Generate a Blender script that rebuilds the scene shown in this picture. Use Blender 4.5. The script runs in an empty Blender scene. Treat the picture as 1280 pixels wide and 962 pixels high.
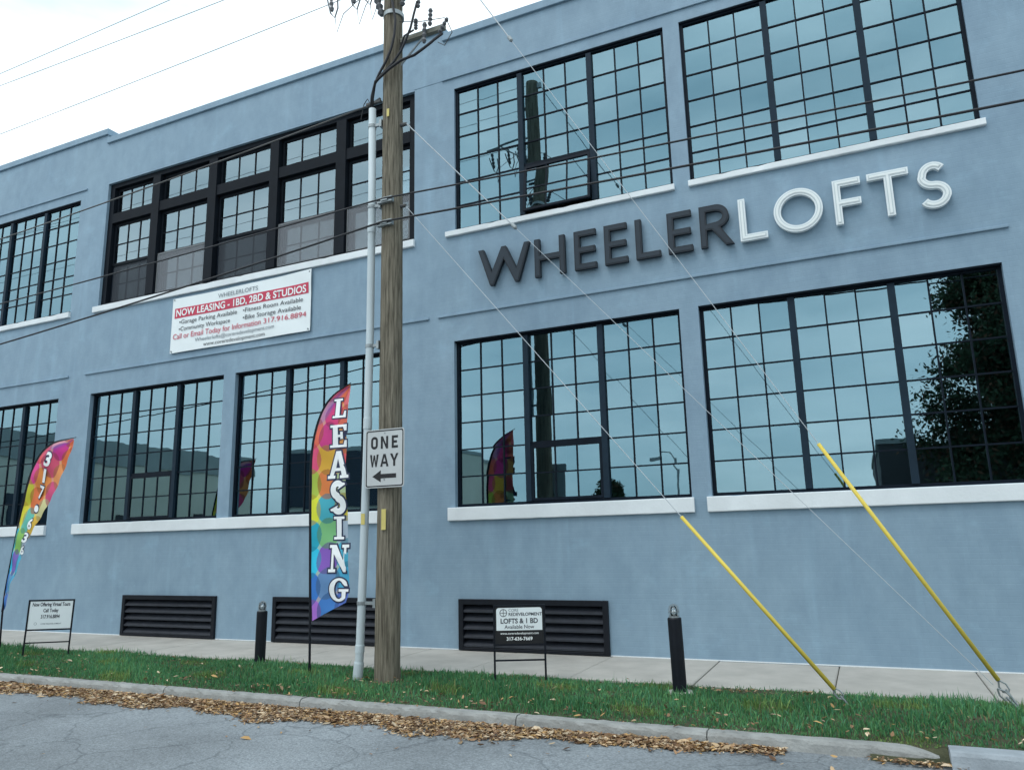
import bpy, math, random
import numpy as np
from mathutils import Vector, Matrix
from mathutils.geometry import tessellate_polygon
R = math.radians
random.seed(7); rng = np.random.default_rng(7)
scn = bpy.context.scene
col = scn.collection

# ------------------------------------------------------------------ camera
cam_d = bpy.data.cameras.new('camera'); cam = bpy.data.objects.new('camera', cam_d); col.objects.link(cam)
cam_d.sensor_width = 36.0; cam_d.lens = 947.96 / 1280 * 36; cam_d.clip_end = 2000; cam_d.clip_start = 0.05
right = Vector((0.90845697, 0.41737077, -0.02252932)); down = Vector((-0.10353204, 0.17247407, -0.97955797)); fwd = Vector((-0.40495314, 0.89221877, 0.19989652))
mw = Matrix((right, -down, -fwd)).transposed().to_4x4(); mw.translation = Vector((0, -10.16775, 1.55))
cam.matrix_world = mw
scn.camera = cam

# ------------------------------------------------------------------ sky, sun, exposure
SUN_EL, SUN_AZ = 58, 205            # degrees; azimuth the sun stands at, clockwise from +Y
w = bpy.data.worlds.new('World'); scn.world = w; w.use_nodes = True
nt = w.node_tree; nt.nodes.clear()
def wn(t, **k):
    n = nt.nodes.new(t)
    for a, b in k.items(): setattr(n, a, b)
    return n
wo = wn('ShaderNodeOutputWorld')
sky = wn('ShaderNodeTexSky', sky_type='NISHITA', sun_disc=False, sun_elevation=R(SUN_EL), sun_rotation=R(SUN_AZ))
b1 = wn('ShaderNodeBackground'); b1.inputs[1].default_value = 0.10
nt.links.new(sky.outputs[0], b1.inputs[0])
tc = wn('ShaderNodeTexCoord'); mp = wn('ShaderNodeMapping'); mp.inputs['Scale'].default_value = (1.0, 1.0, 3.2)
nz = wn('ShaderNodeTexNoise'); nz.inputs['Scale'].default_value = 2.3; nz.inputs['Detail'].default_value = 6; nz.inputs['Roughness'].default_value = .55
rp = wn('ShaderNodeValToRGB'); rp.color_ramp.elements[0].position = .34; rp.color_ramp.elements[1].position = .66
rp.color_ramp.elements[0].color = (.68, .86, .95, 1); rp.color_ramp.elements[1].color = (1.24, 1.35, 1.40, 1)
b2 = wn('ShaderNodeBackground'); b2.inputs[1].default_value = 1.0
mx = wn('ShaderNodeMixShader'); mx.inputs[0].default_value = .88
nt.links.new(tc.outputs['Generated'], mp.inputs[0]); nt.links.new(mp.outputs[0], nz.inputs['Vector']); nt.links.new(nz.outputs[0], rp.inputs[0])
nt.links.new(rp.outputs[0], b2.inputs[0]); nt.links.new(b1.outputs[0], mx.inputs[1]); nt.links.new(b2.outputs[0], mx.inputs[2]); nt.links.new(mx.outputs[0], wo.inputs[0])
sd = bpy.data.lights.new('sun', 'SUN'); so = bpy.data.objects.new('sun', sd); col.objects.link(so)
sd.energy = 0.7; sd.angle = R(25); sd.color = (1, .97, .93)
az, el = R(SUN_AZ), R(SUN_EL)
so.rotation_euler = Vector((-math.sin(az) * math.cos(el), -math.cos(az) * math.cos(el), -math.sin(el))).to_track_quat('-Z', 'Y').to_euler()
so.location = (0, -20, 40)
scn.view_settings.view_transform = 'Standard'; scn.view_settings.look = 'None'; scn.view_settings.gamma = 1; scn.view_settings.exposure = 0.48
scn.view_settings.use_curve_mapping = False
scn.cycles.max_bounces = 8; scn.cycles.transparent_max_bounces = 12

# ------------------------------------------------------------------ materials
MATS = {}
def mat(name, c, rough=.7, var=.12, scale=6.0, stretch=(1, 1, 1), bump=0.0, bscale=None, metal=0.0, spec=.4, c2=None):
    """Base colour with noise variation between c*(1-var) and c2 or c*(1+var), and a fine bump."""
    m = bpy.data.materials.new(name); m.use_nodes = True; n = m.node_tree.nodes; L = m.node_tree.links
    p = n['Principled BSDF']; p.inputs['Roughness'].default_value = rough; p.inputs['Metallic'].default_value = metal
    p.inputs['Specular IOR Level'].default_value = spec
    t = n.new('ShaderNodeTexCoord'); mpp = n.new('ShaderNodeMapping'); mpp.inputs['Scale'].default_value = stretch
    L.new(t.outputs['Object'], mpp.inputs[0])
    z = n.new('ShaderNodeTexNoise'); z.inputs['Scale'].default_value = scale; z.inputs['Detail'].default_value = 7; z.inputs['Roughness'].default_value = .6
    L.new(mpp.outputs[0], z.inputs['Vector'])
    r = n.new('ShaderNodeValToRGB'); r.color_ramp.elements[0].position = .3; r.color_ramp.elements[1].position = .7
    a = [x * (1 - var) for x in c]; b = list(c2) if c2 else [min(1, x * (1 + var)) for x in c]
    r.color_ramp.elements[0].color = (*a, 1); r.color_ramp.elements[1].color = (*b, 1)
    L.new(z.outputs[0], r.inputs[0]); L.new(r.outputs[0], p.inputs['Base Color'])
    if bump:
        z2 = n.new('ShaderNodeTexNoise'); z2.inputs['Scale'].default_value = bscale or scale * 6; z2.inputs['Detail'].default_value = 5
        L.new(mpp.outputs[0], z2.inputs['Vector'])
        bp = n.new('ShaderNodeBump'); bp.inputs['Strength'].default_value = bump; bp.inputs['Distance'].default_value = .02
        L.new(z2.outputs[0], bp.inputs['Height']); L.new(bp.outputs[0], p.inputs['Normal'])
    MATS[name] = m; return m
def vcol_mat(name, rough=.8, trans=0.0, spec=.3):
    m = bpy.data.materials.new(name); m.use_nodes = True; n = m.node_tree.nodes; L = m.node_tree.links
    p = n['Principled BSDF']; p.inputs['Roughness'].default_value = rough; p.inputs['Specular IOR Level'].default_value = spec
    a = n.new('ShaderNodeAttribute'); a.attribute_name = 'Col'; L.new(a.outputs['Color'], p.inputs['Base Color'])
    if trans:
        tb = n.new('ShaderNodeBsdfTranslucent'); L.new(a.outputs['Color'], tb.inputs['Color'])
        ms = n.new('ShaderNodeMixShader'); ms.inputs[0].default_value = trans
        L.new(p.outputs[0], ms.inputs[1]); L.new(tb.outputs[0], ms.inputs[2]); L.new(ms.outputs[0], n['Material Output'].inputs[0])
    MATS[name] = m; return m
def wall_mat():
    m = bpy.data.materials.new('painted_wall'); m.use_nodes = True; n = m.node_tree.nodes; L = m.node_tree.links
    p = n['Principled BSDF']; p.inputs['Roughness'].default_value = .62; p.inputs['Specular IOR Level'].default_value = .3
    t = n.new('ShaderNodeTexCoord'); s = n.new('ShaderNodeSeparateXYZ'); c = n.new('ShaderNodeCombineXYZ')
    L.new(t.outputs['Object'], s.inputs[0]); L.new(s.outputs[0], c.inputs[0]); L.new(s.outputs[2], c.inputs[1])
    def noise(sc, det, mapping=None, rough=.6):
        q = n.new('ShaderNodeTexNoise'); q.inputs['Scale'].default_value = sc; q.inputs['Detail'].default_value = det; q.inputs['Roughness'].default_value = rough
        if mapping:
            mm = n.new('ShaderNodeMapping'); mm.inputs['Scale'].default_value = mapping; L.new(c.outputs[0], mm.inputs[0]); L.new(mm.outputs[0], q.inputs['Vector'])
        else: L.new(c.outputs[0], q.inputs['Vector'])
        return q
    def ramp(src, p0, c0, p1, c1):
        r = n.new('ShaderNodeValToRGB'); r.color_ramp.elements[0].position = p0; r.color_ramp.elements[1].position = p1
        r.color_ramp.elements[0].color = (*c0, 1); r.color_ramp.elements[1].color = (*c1, 1); L.new(src, r.inputs[0]); return r
    def mix(kind, f, a, b):
        x = n.new('ShaderNodeMix'); x.data_type = 'RGBA'; x.blend_type = kind
        if isinstance(f, float): x.inputs[0].default_value = f
        else: L.new(f, x.inputs[0])
        L.new(a, x.inputs[6])
        if isinstance(b, tuple): x.inputs[7].default_value = (*b, 1)
        else: L.new(b, x.inputs[7])
        return x.outputs[2]
    base = ramp(noise(.45, 5).outputs[0], .3, (.206, .304, .394), .7, (.248, .352, .438))
    roll = ramp(noise(3.0, 8, (1.0, .55, 1), .68).outputs[0], .28, (.86, .875, .89), .72, (1.12, 1.105, 1.09))      # uneven roller coats
    streak = ramp(noise(2.2, 6, (1.6, .10, 1)).outputs[0], .55, (0, 0, 0), .78, (1, 1, 1))                   # old run-off streaks
    chalk = ramp(noise(1.15, 9, (1, 1.3, 1), .72).outputs[0], .56, (0, 0, 0), .74, (1, 1, 1))                # chalky worn patches
    dab = ramp(noise(7.5, 7, (1.0, 1.7, 1), .7).outputs[0], .60, (0, 0, 0), .80, (1, 1, 1))                  # small brush dabs over the brick courses
    a = mix('MULTIPLY', 1.0, base.outputs[0], roll.outputs[0])
    fd = n.new('ShaderNodeMath'); fd.operation = 'MULTIPLY'; fd.inputs[1].default_value = .42; L.new(dab.outputs[0], fd.inputs[0])
    a = mix('MIX', fd.outputs[0], a, (.33, .47, .58))
    fs = n.new('ShaderNodeMath'); fs.operation = 'MULTIPLY'; fs.inputs[1].default_value = .26; L.new(streak.outputs[0], fs.inputs[0])
    a = mix('MIX', fs.outputs[0], a, (.34, .52, .66))
    fc = n.new('ShaderNodeMath'); fc.operation = 'MULTIPLY'; fc.inputs[1].default_value = .36; L.new(chalk.outputs[0], fc.inputs[0])
    a = mix('MIX', fc.outputs[0], a, (.33, .51, .64))
    L.new(a, p.inputs['Base Color'])
    br = n.new('ShaderNodeTexBrick'); br.inputs['Scale'].default_value = 1.0; br.inputs['Brick Width'].default_value = .205; br.inputs['Row Height'].default_value = .068
    br.inputs['Mortar Size'].default_value = .006; br.inputs['Mortar Smooth'].default_value = .8; br.inputs['Color1'].default_value = (1, 1, 1, 1); br.inputs['Color2'].default_value = (.8, .8, .8, 1); br.inputs['Mortar'].default_value = (0, 0, 0, 1)
    L.new(c.outputs[0], br.inputs['Vector'])
    bz = noise(38, 4)
    ad = n.new('ShaderNodeMath'); ad.operation = 'MULTIPLY_ADD'; ad.inputs[1].default_value = .55; L.new(bz.outputs[0], ad.inputs[0]); L.new(br.outputs[0], ad.inputs[2])
    bp = n.new('ShaderNodeBump'); bp.inputs['Strength'].default_value = .17; bp.inputs['Distance'].default_value = .007
    L.new(ad.outputs[0], bp.inputs['Height']); L.new(bp.outputs[0], p.inputs['Normal'])
    MATS['wall'] = m; return m
def glass_mat(key='glass', gc=(.285, .44, .505), tcol=(.60, .68, .69), f0=.52):
    m = bpy.data.materials.new('window_' + key); m.use_nodes = True; n = m.node_tree.nodes; L = m.node_tree.links
    n.remove(n['Principled BSDF'])
    g = n.new('ShaderNodeBsdfGlossy'); g.inputs['Roughness'].default_value = .008; g.inputs['Color'].default_value = (*gc, 1)
    t = n.new('ShaderNodeBsdfTransparent'); t.inputs['Color'].default_value = (*tcol, 1)
    tcw = n.new('ShaderNodeNewGeometry'); wv = n.new('ShaderNodeTexNoise'); wv.inputs['Scale'].default_value = 2.6; wv.inputs['Detail'].default_value = 1.5; L.new(tcw.outputs['Position'], wv.inputs['Vector'])
    wb = n.new('ShaderNodeBump'); wb.inputs['Strength'].default_value = .10; wb.inputs['Distance'].default_value = .006; L.new(wv.outputs[0], wb.inputs['Height']); L.new(wb.outputs[0], g.inputs['Normal'])
    f = n.new('ShaderNodeFresnel'); f.inputs['IOR'].default_value = 1.5
    ma = n.new('ShaderNodeMath'); ma.operation = 'MULTIPLY_ADD'; ma.inputs[1].default_value = .9; ma.inputs[2].default_value = f0; ma.use_clamp = True
    ms = n.new('ShaderNodeMixShader'); L.new(f.outputs[0], ma.inputs[0]); L.new(ma.outputs[0], ms.inputs[0])
    L.new(t.outputs[0], ms.inputs[1]); L.new(g.outputs[0], ms.inputs[2]); L.new(ms.outputs[0], n['Material Output'].inputs[0])
    MATS[key] = m; return m
def asphalt_mat():
    m = mat('asphalt', (.228, .252, .270), rough=.9, var=.26, scale=.6, bump=.5, bscale=70)
    n = m.node_tree.nodes; L = m.node_tree.links; p = n['Principled BSDF']
    src = p.inputs['Base Color'].links[0].from_socket
    t = n.new('ShaderNodeTexCoord')
    z = n.new('ShaderNodeTexNoise'); z.inputs['Scale'].default_value = 1.6; z.inputs['Detail'].default_value = 8
    L.new(t.outputs['Object'], z.inputs['Vector'])
    mxv = n.new('ShaderNodeMix'); mxv.data_type = 'RGBA'; mxv.blend_type = 'LINEAR_LIGHT'; mxv.inputs[0].default_value = .35
    L.new(t.outputs['Object'], mxv.inputs[6]); L.new(z.outputs['Color'], mxv.inputs[7])
    v = n.new('ShaderNodeTexVoronoi'); v.feature = 'DISTANCE_TO_EDGE'; v.inputs['Scale'].default_value = .8; L.new(mxv.outputs[2], v.inputs['Vector'])
    r = n.new('ShaderNodeValToRGB'); r.color_ramp.elements[0].position = .004; r.color_ramp.elements[1].position = .013
    r.color_ramp.elements[0].color = (.70, .71, .72, 1); r.color_ramp.elements[1].color = (1, 1, 1, 1); L.new(v.outputs['Distance'], r.inputs[0])
    v2 = n.new('ShaderNodeTexVoronoi'); v2.feature = 'DISTANCE_TO_EDGE'; v2.inputs['Scale'].default_value = 4.2; L.new(mxv.outputs[2], v2.inputs['Vector'])
    r2 = n.new('ShaderNodeValToRGB'); r2.color_ramp.elements[0].position = .004; r2.color_ramp.elements[1].position = .03
    r2.color_ramp.elements[0].color = (.86, .87, .88, 1); r2.color_ramp.elements[1].color = (1, 1, 1, 1); L.new(v2.outputs['Distance'], r2.inputs[0])
    sp = n.new('ShaderNodeTexNoise'); sp.inputs['Scale'].default_value = 55; sp.inputs['Detail'].default_value = 3; L.new(t.outputs['Object'], sp.inputs['Vector'])
    r3 = n.new('ShaderNodeValToRGB'); r3.color_ramp.elements[0].position = .32; r3.color_ramp.elements[1].position = .68
    r3.color_ramp.elements[0].color = (.74, .74, .74, 1); r3.color_ramp.elements[1].color = (1.24, 1.24, 1.24, 1); L.new(sp.outputs[0], r3.inputs[0])
    prev = src
    for q in (r, r2, r3):
        mm = n.new('ShaderNodeMix'); mm.data_type = 'RGBA'; mm.blend_type = 'MULTIPLY'; mm.inputs[0].default_value = 1
        L.new(prev, mm.inputs[6]); L.new(q.outputs[0], mm.inputs[7]); prev = mm.outputs[2]
    L.new(prev, p.inputs['Base Color'])
    return m
wall_mat(); glass_mat(); glass_mat('glass_b', (.255, .415, .485), (.58, .66, .68), .50); glass_mat('glass_c', (.32, .47, .53), (.62, .70, .70), .54); glass_mat('glass_clear', (.50, .64, .70), (.86, .92, .93), .36); asphalt_mat()
mat('white_paint', (.72, .76, .78), .6, .09, 1.4, stretch=(1, 1, .8), bump=.15, bscale=30)
mat('steel_black', (.005, .010, .018), .55, .25, 8, spec=.12)
mat('mullion', (.014, .028, .044), .55, .15, 6, spec=.12)
mat('wood_frame', (.006, .009, .014), .6, .2, 5, spec=.12)
mat('reveal', (.20, .29, .38), .7, .1, 3)
mat('interior', (.40, .41, .40), .9, .2, .5)
mat('blind', (.75, .77, .78), .9, .04, 2)
mat('sky_wire', (.30, .33, .35), .6, .05, 3)
mat('screen', (.20, .20, .20), .9, .12, 4)
mat('screen_beige', (.17, .18, .19), .9, .12, 4)
mat('concrete', (.42, .40, .365), .9, .14, 2.0, bump=.25, bscale=60)
mat('kerb', (.30, .305, .295), .9, .24, 4, bump=.5, bscale=40)
mat('kerb_new', (.31, .345, .375), .9, .16, 5, bump=.3, bscale=50)
mat('soil', (.050, .060, .030), .95, .4, 9, bump=.6, c2=(.085, .085, .045))
mat('ground', (.13, .14, .13), .95, .2, .3)
mat('pole_wood', (.128, .114, .086), .95, .5, 5.0, stretch=(9, 9, .5), bump=1.0, bscale=9, c2=(.28, .250, .195), spec=.1)
mat('arm_wood', (.20, .20, .17), .9, .3, 3, stretch=(.6, 8, 8), bump=.4)
mat('conduit', (.50, .57, .60), .5, .07, 2, stretch=(3, 3, .5))
mat('galvanised', (.30, .33, .34), .45, .15, 12, metal=.6)
mat('cable', (.018, .019, .024), .6, .2, 4)
mat('rope', (.085, .085, .085), .6, .2, 4)
mat('strand', (.46, .50, .53), .5, .1, 20)
mat('yellow_guard', (.74, .57, .09), .5, .08, 2)
mat('porcelain', (.10, .105, .115), .3, .2, 5)
mat('black_metal', (.006, .008, .013), .5, .25, 10, spec=.25)
mat('louvre', (.026, .030, .040), .5, .2, 7)
mat('letter_dark', (.012, .019, .028), .6, .08, 5)
mat('letter_dark_face', (.022, .034, .048), .65, .08, 5)
mat('letter_white', (.76, .81, .82), .45, .04, 5)
mat('letter_white_face', (.80, .84, .83), .4, .03, 5)
mat('letter_seam', (.58, .64, .66), .5, .05, 5)
mat('vinyl', (.78, .83, .84), .45, .03, 1.5)
mat('print_red', (.55, .035, .085), .5, .03, 2)
mat('print_dark', (.055, .06, .075), .6, .05, 4)
mat('print_grey', (.20, .23, .26), .6, .05, 4)
mat('print_white', (.85, .87, .87), .5, .02, 4)
mat('sign_white', (.50, .52, .52), .45, .06, 4)
mat('sign_black', (.012, .012, .014), .5, .1, 4)
mat('sheet_steel', (.24, .25, .26), .4, .1, 8, metal=.5)
mat('tag_yellow', (.60, .50, .16), .5, .1, 9)
mat('beige_wall', (.74, .72, .62), .85, .08, .6)
mat('fascia', (.36, .40, .40), .8, .1, .6)
mat('dark_wall', (.060, .062, .068), .8, .2, .5)
mat('navy_wall', (.045, .06, .085), .8, .1, .5)
mat('bark', (.06, .05, .04), .95, .3, 6, bump=.6)
vcol_mat('grass_blades', .7, .25); vcol_mat('leaf_litter', .8, .1); vcol_mat('flag_print', .65, .22); vcol_mat('tree_leaves', .8, .15)
# clear bollard glass
gm = bpy.data.materials.new('jar_glass'); gm.use_nodes = True; _n = gm.node_tree.nodes; _L = gm.node_tree.links
_n.remove(_n['Principled BSDF']); _g = _n.new('ShaderNodeBsdfGlossy'); _g.inputs['Roughness'].default_value = .05; _t = _n.new('ShaderNodeBsdfTransparent'); _t.inputs['Color'].default_value = (.86, .9, .92, 1)
_f = _n.new('ShaderNodeFresnel'); _f.inputs['IOR'].default_value = 1.7; _m = _n.new('ShaderNodeMixShader'); _L.new(_f.outputs[0], _m.inputs[0]); _L.new(_t.outputs[0], _m.inputs[1]); _L.new(_g.outputs[0], _m.inputs[2]); _L.new(_m.outputs[0], _n['Material Output'].inputs[0])
MATS['jar_glass'] = gm

# ------------------------------------------------------------------ mesh helpers
ORIG = {}
def tag(o, label=None, cat=None, group=None, kind=None):
    if label: o['label'] = label
    if cat: o['category'] = cat
    if group: o['group'] = group
    if kind: o['kind'] = kind
    return o
def root(name, loc, label, cat, group=None, rz=0.0):
    o = bpy.data.objects.new(name, None); o.empty_display_size = .1; col.objects.link(o)
    o.location = loc; o.rotation_euler = (0, 0, rz); ORIG[o.name] = Vector(loc)
    return tag(o, label, cat, group)
def link(name, me, m, parent=None, smooth=False):
    o = bpy.data.objects.new(name, me); col.objects.link(o)
    if m and not me.materials: me.materials.append(MATS[m])
    if parent: o.parent = parent; ORIG[o.name] = ORIG[parent.name]
    if smooth:
        for p in me.polygons: p.use_smooth = True
    return o
class MB:
    def __init__(s): s.v = []; s.f = []
    def add(s, vs, fs):
        k = len(s.v); s.v += [tuple(p) for p in vs]; s.f += [tuple(i + k for i in q) for q in fs]; return s
    def box(s, x0, x1, y0, y1, z0, z1):
        return s.add([(x0,y0,z0),(x1,y0,z0),(x1,y1,z0),(x0,y1,z0),(x0,y0,z1),(x1,y0,z1),(x1,y1,z1),(x0,y1,z1)],
                     [(0,3,2,1),(4,5,6,7),(0,1,5,4),(1,2,6,5),(2,3,7,6),(3,0,4,7)])
    def bbox(s, x0, x1, y0, y1, z0, z1, b=.004):
        """box with chamfered vertical-plane edges facing the street (-y)"""
        return s.add([(x0,y0+b,z0),(x1,y0+b,z0),(x1,y1,z0),(x0,y1,z0),(x0,y0+b,z1),(x1,y0+b,z1),(x1,y1,z1),(x0,y1,z1),
                      (x0+b,y0,z0+b),(x1-b,y0,z0+b),(x1-b,y0,z1-b),(x0+b,y0,z1-b)],
                     [(0,3,2,1),(4,5,6,7),(1,2,6,5),(2,3,7,6),(3,0,4,7),(8,9,10,11),(0,1,9,8),(1,5,10,9),(5,4,11,10),(4,0,8,11)])
    def tube(s, pts, r, n=8, cap=True):
        pts = [Vector(p) for p in pts]; N = len(pts); rs = r if isinstance(r, (list, tuple)) else [r] * N
        rings = []; up = None
        for i, p in enumerate(pts):
            d = (pts[min(i+1, N-1)] - pts[max(i-1, 0)]).normalized()
            if up is None: up = Vector((0, 0, 1)) if abs(d.z) < .9 else Vector((1, 0, 0))
            a = d.cross(up).normalized(); b = a.cross(d).normalized(); up = b
            rings.append([p + (a * math.cos(2*math.pi*k/n) + b * math.sin(2*math.pi*k/n)) * rs[i] for k in range(n)])
        vs = [q for ring in rings for q in ring]
        fs = [(i*n+k, i*n+(k+1) % n, (i+1)*n+(k+1) % n, (i+1)*n+k) for i in range(N-1) for k in range(n)]
        if cap: fs += [tuple(range(n))[::-1], tuple((N-1)*n + k for k in range(n))]
        return s.add(vs, fs)
    def lathe(s, c, prof, n=16):
        """prof: list of (radius, z)"""
        cx, cy, cz = c; vs = []; N = len(prof)
        for r, z in prof: vs += [(cx + r*math.cos(2*math.pi*k/n), cy + r*math.sin(2*math.pi*k/n), cz + z) for k in range(n)]
        fs = [(i*n+k, i*n+(k+1) % n, (i+1)*n+(k+1) % n, (i+1)*n+k) for i in range(N-1) for k in range(n)]
        fs += [tuple(range(n))[::-1], tuple((N-1)*n+k for k in range(n))]
        return s.add(vs, fs)
    def prism(s, outer, holes, y0, y1):
        """polygon in XZ, front at y0 (towards the street), back at y1; y1 None = a flat sheet"""
        loops = [outer] + list(holes)
        flat = [p for l in loops for p in l]
        tris = tessellate_polygon([[Vector((p[0], p[1], 0)) for p in l] for l in loops])
        k = len(flat); vs = [(p[0], y0, p[1]) for p in flat]; fs = []
        for t in tris:
            a, b, c = (Vector(flat[i]) for i in t)
            if (b-a).cross(c-a) < 0: t = (t[0], t[2], t[1])
            fs.append(tuple(t))
        if y1 is not None:
            vs += [(p[0], y1, p[1]) for p in flat]; fs += [tuple(i + k for i in t[::-1]) for t in fs]
            o = 0
            for l in loops:
                m = len(l); ar = sum(l[i][0]*l[(i+1) % m][1] - l[(i+1) % m][0]*l[i][1] for i in range(m))
                for i in range(m):
                    a, b = o+i, o+(i+1) % m
                    q = (a, a+k, b+k, b)
                    fs.append(q if (ar > 0) == (l is outer) else q[::-1])
                o += m
        return s.add(vs, fs)
    def build(s, name, m, parent=None, smooth=False, local=False, fn=None):
        me = bpy.data.meshes.new(name); o0 = ORIG[parent.name] if parent and not local else Vector((0, 0, 0))
        vs = [fn(p) for p in s.v] if fn else s.v
        me.from_pydata([(p[0]-o0[0], p[1]-o0[1], p[2]-o0[2]) for p in vs], [], s.f); me.update()
        return link(name, me, m, parent, smooth)
def part(name, m, parent, *boxes, **k):
    b = MB()
    for q in boxes: b.box(*q)
    return b.build(name, m, parent, **k)
def text(name, s, h, x, z, y, m, parent, width=None, align='C', bold=0.0, local=False, fn=None, skew=0.0):
    """flat print: capital height h, x = centre/left/right, z = baseline"""
    cu = bpy.data.curves.new('t', 'FONT'); cu.body = s; cu.size = 1; cu.offset = bold; cu.resolution_u = 4; cu.shear = skew
    o = bpy.data.objects.new('t', cu); col.objects.link(o)
    bpy.context.view_layer.update()
    me = bpy.data.meshes.new_from_object(o.evaluated_get(bpy.context.evaluated_depsgraph_get()))
    bpy.data.objects.remove(o); bpy.data.curves.remove(cu)
    n = len(me.vertices); a = np.empty(n*3, np.float32); me.vertices.foreach_get('co', a); a = a.reshape(-1, 3)
    sc = h / .70
    x0, x1 = a[:, 0].min(), a[:, 0].max(); sx = width / (x1-x0) if width else sc
    ox = {'C': x - sx*(x0+x1)/2, 'L': x - sx*x0, 'R': x - sx*x1}[align]
    b = np.stack([a[:, 0]*sx + ox, np.full(n, y), a[:, 1]*sc + z], 1)
    if fn: b = np.array([fn(p) for p in b])
    if not local: b = b - np.array(ORIG[parent.name])
    me.vertices.foreach_set('co', b.astype(np.float32).ravel()); me.update(); me.materials.clear(); me.name = name
    return link(name, me, m, parent)
def from_arrays(name, V, F, cols=None, m=None):
    """V (n,3), F (k,3|4) numpy, cols (n,3) linear"""
    me = bpy.data.meshes.new(name); n = len(V); k, c = F.shape
    me.vertices.add(n); me.vertices.foreach_set('co', V.astype(np.float32).ravel())
    me.loops.add(k*c); me.loops.foreach_set('vertex_index', F.astype(np.int32).ravel())
    me.polygons.add(k); me.polygons.foreach_set('loop_start', np.arange(0, k*c, c, dtype=np.int32))
    me.update(calc_edges=True); me.validate()
    if cols is not None:
        at = me.color_attributes.new('Col', 'FLOAT_COLOR', 'POINT')
        at.data.foreach_set('color', np.concatenate([cols, np.ones((n, 1))], 1).astype(np.float32).ravel())
    if m: me.materials.append(MATS[m])
    return me

# ------------------------------------------------------------------ ground, road, kerb, pavement
gr = MB().add([(-600,-600,-.14),(600,-600,-.14),(600,600,-.14),(-600,600,-.14)], [(0,1,2,3)]).build('ground', 'ground'); tag(gr, kind='structure')
# the carriageway, slightly uneven near the camera
nx, ny = 140, 60
gx, gy = np.meshgrid(np.linspace(-70, 50, nx), np.concatenate([np.linspace(-3.45, -9, 45), np.linspace(-9.5, -16, 15)]))
gz = -.10 + (.012*np.sin(gx*.9+gy*.7)*np.sin(gy*1.7) + .006*np.sin(gx*2.3))*np.clip((-4.2-gy)/2, 0, 1)
idx = np.arange(nx*ny).reshape(ny, nx)
F = np.stack([idx[:-1, :-1], idx[1:, :-1], idx[1:, 1:], idx[:-1, 1:]], -1).reshape(-1, 4)
rd = link('road', from_arrays('road', np.stack([gx, gy, gz], -1).reshape(-1, 3), F, None, 'asphalt'), None, smooth=True); tag(rd, kind='structure')

kb = bpy.data.objects.new('kerb', None); col.objects.link(kb); ORIG['kerb'] = Vector((0, 0, 0)); tag(kb, kind='structure')
def kerbstone(xa, xb, ztop, yb, yf, m, worn=.006, taper=None):
    n = max(6, int((xb-xa)/.06)); V = []; Fk = []
    prof = lambda zt: [(yb, -.16), (yb, zt-.004), (yb-.012, zt), (yf+.035, zt), (yf+.012, zt-.008), (yf, zt-.03), (yf-.02, -.16)]
    for i in range(n+1):
        x = xa + (xb-xa)*i/n; zt = ztop + random.uniform(-worn, worn)*.5
        if taper and x > taper[0]:
            q = (x-taper[0])/(xb-taper[0]); zt -= taper[1]*q*q
        chip = (1 if random.random() < .10 else 0)*worn*1.6
        for k, (y, z) in enumerate(prof(zt)):
            j = worn if k in (3, 4, 5) else worn*.4
            V.append((x, y + random.uniform(-j, j) + (chip if k in (3, 4) else 0), z + random.uniform(-j, j)*.5 - (chip if k in (3, 4) else 0)))
    for i in range(n):
        for k in range(6): Fk.append((i*7+k, i*7+k+1, (i+1)*7+k+1, (i+1)*7+k))
    Fk += [tuple(range(7))[::-1], tuple(n*7+k for k in range(7))]
    return MB().add(V, Fk).build('kerbstone', m, kb)
jx = [-34, -30, -26, -22.2, -19.7, -17.2, -14.8, -12.35, -9.9, -7.45, -5.5, -3.05, -1.35, .352]
for i in range(len(jx)-1):
    kerbstone(jx[i]+.005, jx[i+1]-.005, -.008, -3.405, -3.53, 'kerb', .006, (-.05, .055) if i == len(jx)-2 else None)
for a, b in ((.375, 2.6), (2.612, 5.0), (5.012, 7.4), (7.412, 12)):
    kerbstone(a, b, .022, -3.47, -3.665, 'kerb_new', .0025)

MB().box(-34, -.15, -3.50, -3.38, -.16, -.062).build('joint_fill', 'soil', kb); MB().add([(-.148,-3.60,-.10),(.374,-3.60,-.10),(.374,-3.50,-.055),(-.148,-3.50,-.055),(.374,-3.40,-.012),(-.148,-3.40,-.012)], [(0,1,2,3),(3,2,4,5)]).build('joint_fill', 'soil', kb)
sw = bpy.data.objects.new('sidewalk', None); col.objects.link(sw); ORIG['sidewalk'] = Vector((0, 0, 0)); tag(sw, kind='structure')
x = -4.636 - 1.393*22; k = 0
slabm = None
while x < 14:
    a, b = x + .006, x + 1.393 - .006
    t = random.uniform(-.003, .003)
    MB().add([(a,-1.625,-.12),(b,-1.625,-.12),(b,0.0,-.12),(a,0.0,-.12),(a,-1.625,-.008+t),(b,-1.625,-.008+t),(b,0.0,-.002+t),(a,0.0,-.002+t),
              (a+.012,-1.613,.002+t),(b-.012,-1.613,.002+t),(b-.012,0.0,.004+t),(a+.012,0.0,.004+t)],
             [(0,1,5,4),(1,2,6,5),(3,0,4,7),(4,5,9,8),(5,6,10,9),(7,4,8,11),(8,9,10,11)]).build('paving_slab', 'concrete', sw)
    x += 1.393
MB().box(-36, 15, -1.62, 0.02, -.13, -.02).build('joint_bed', 'soil', sw)

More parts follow.
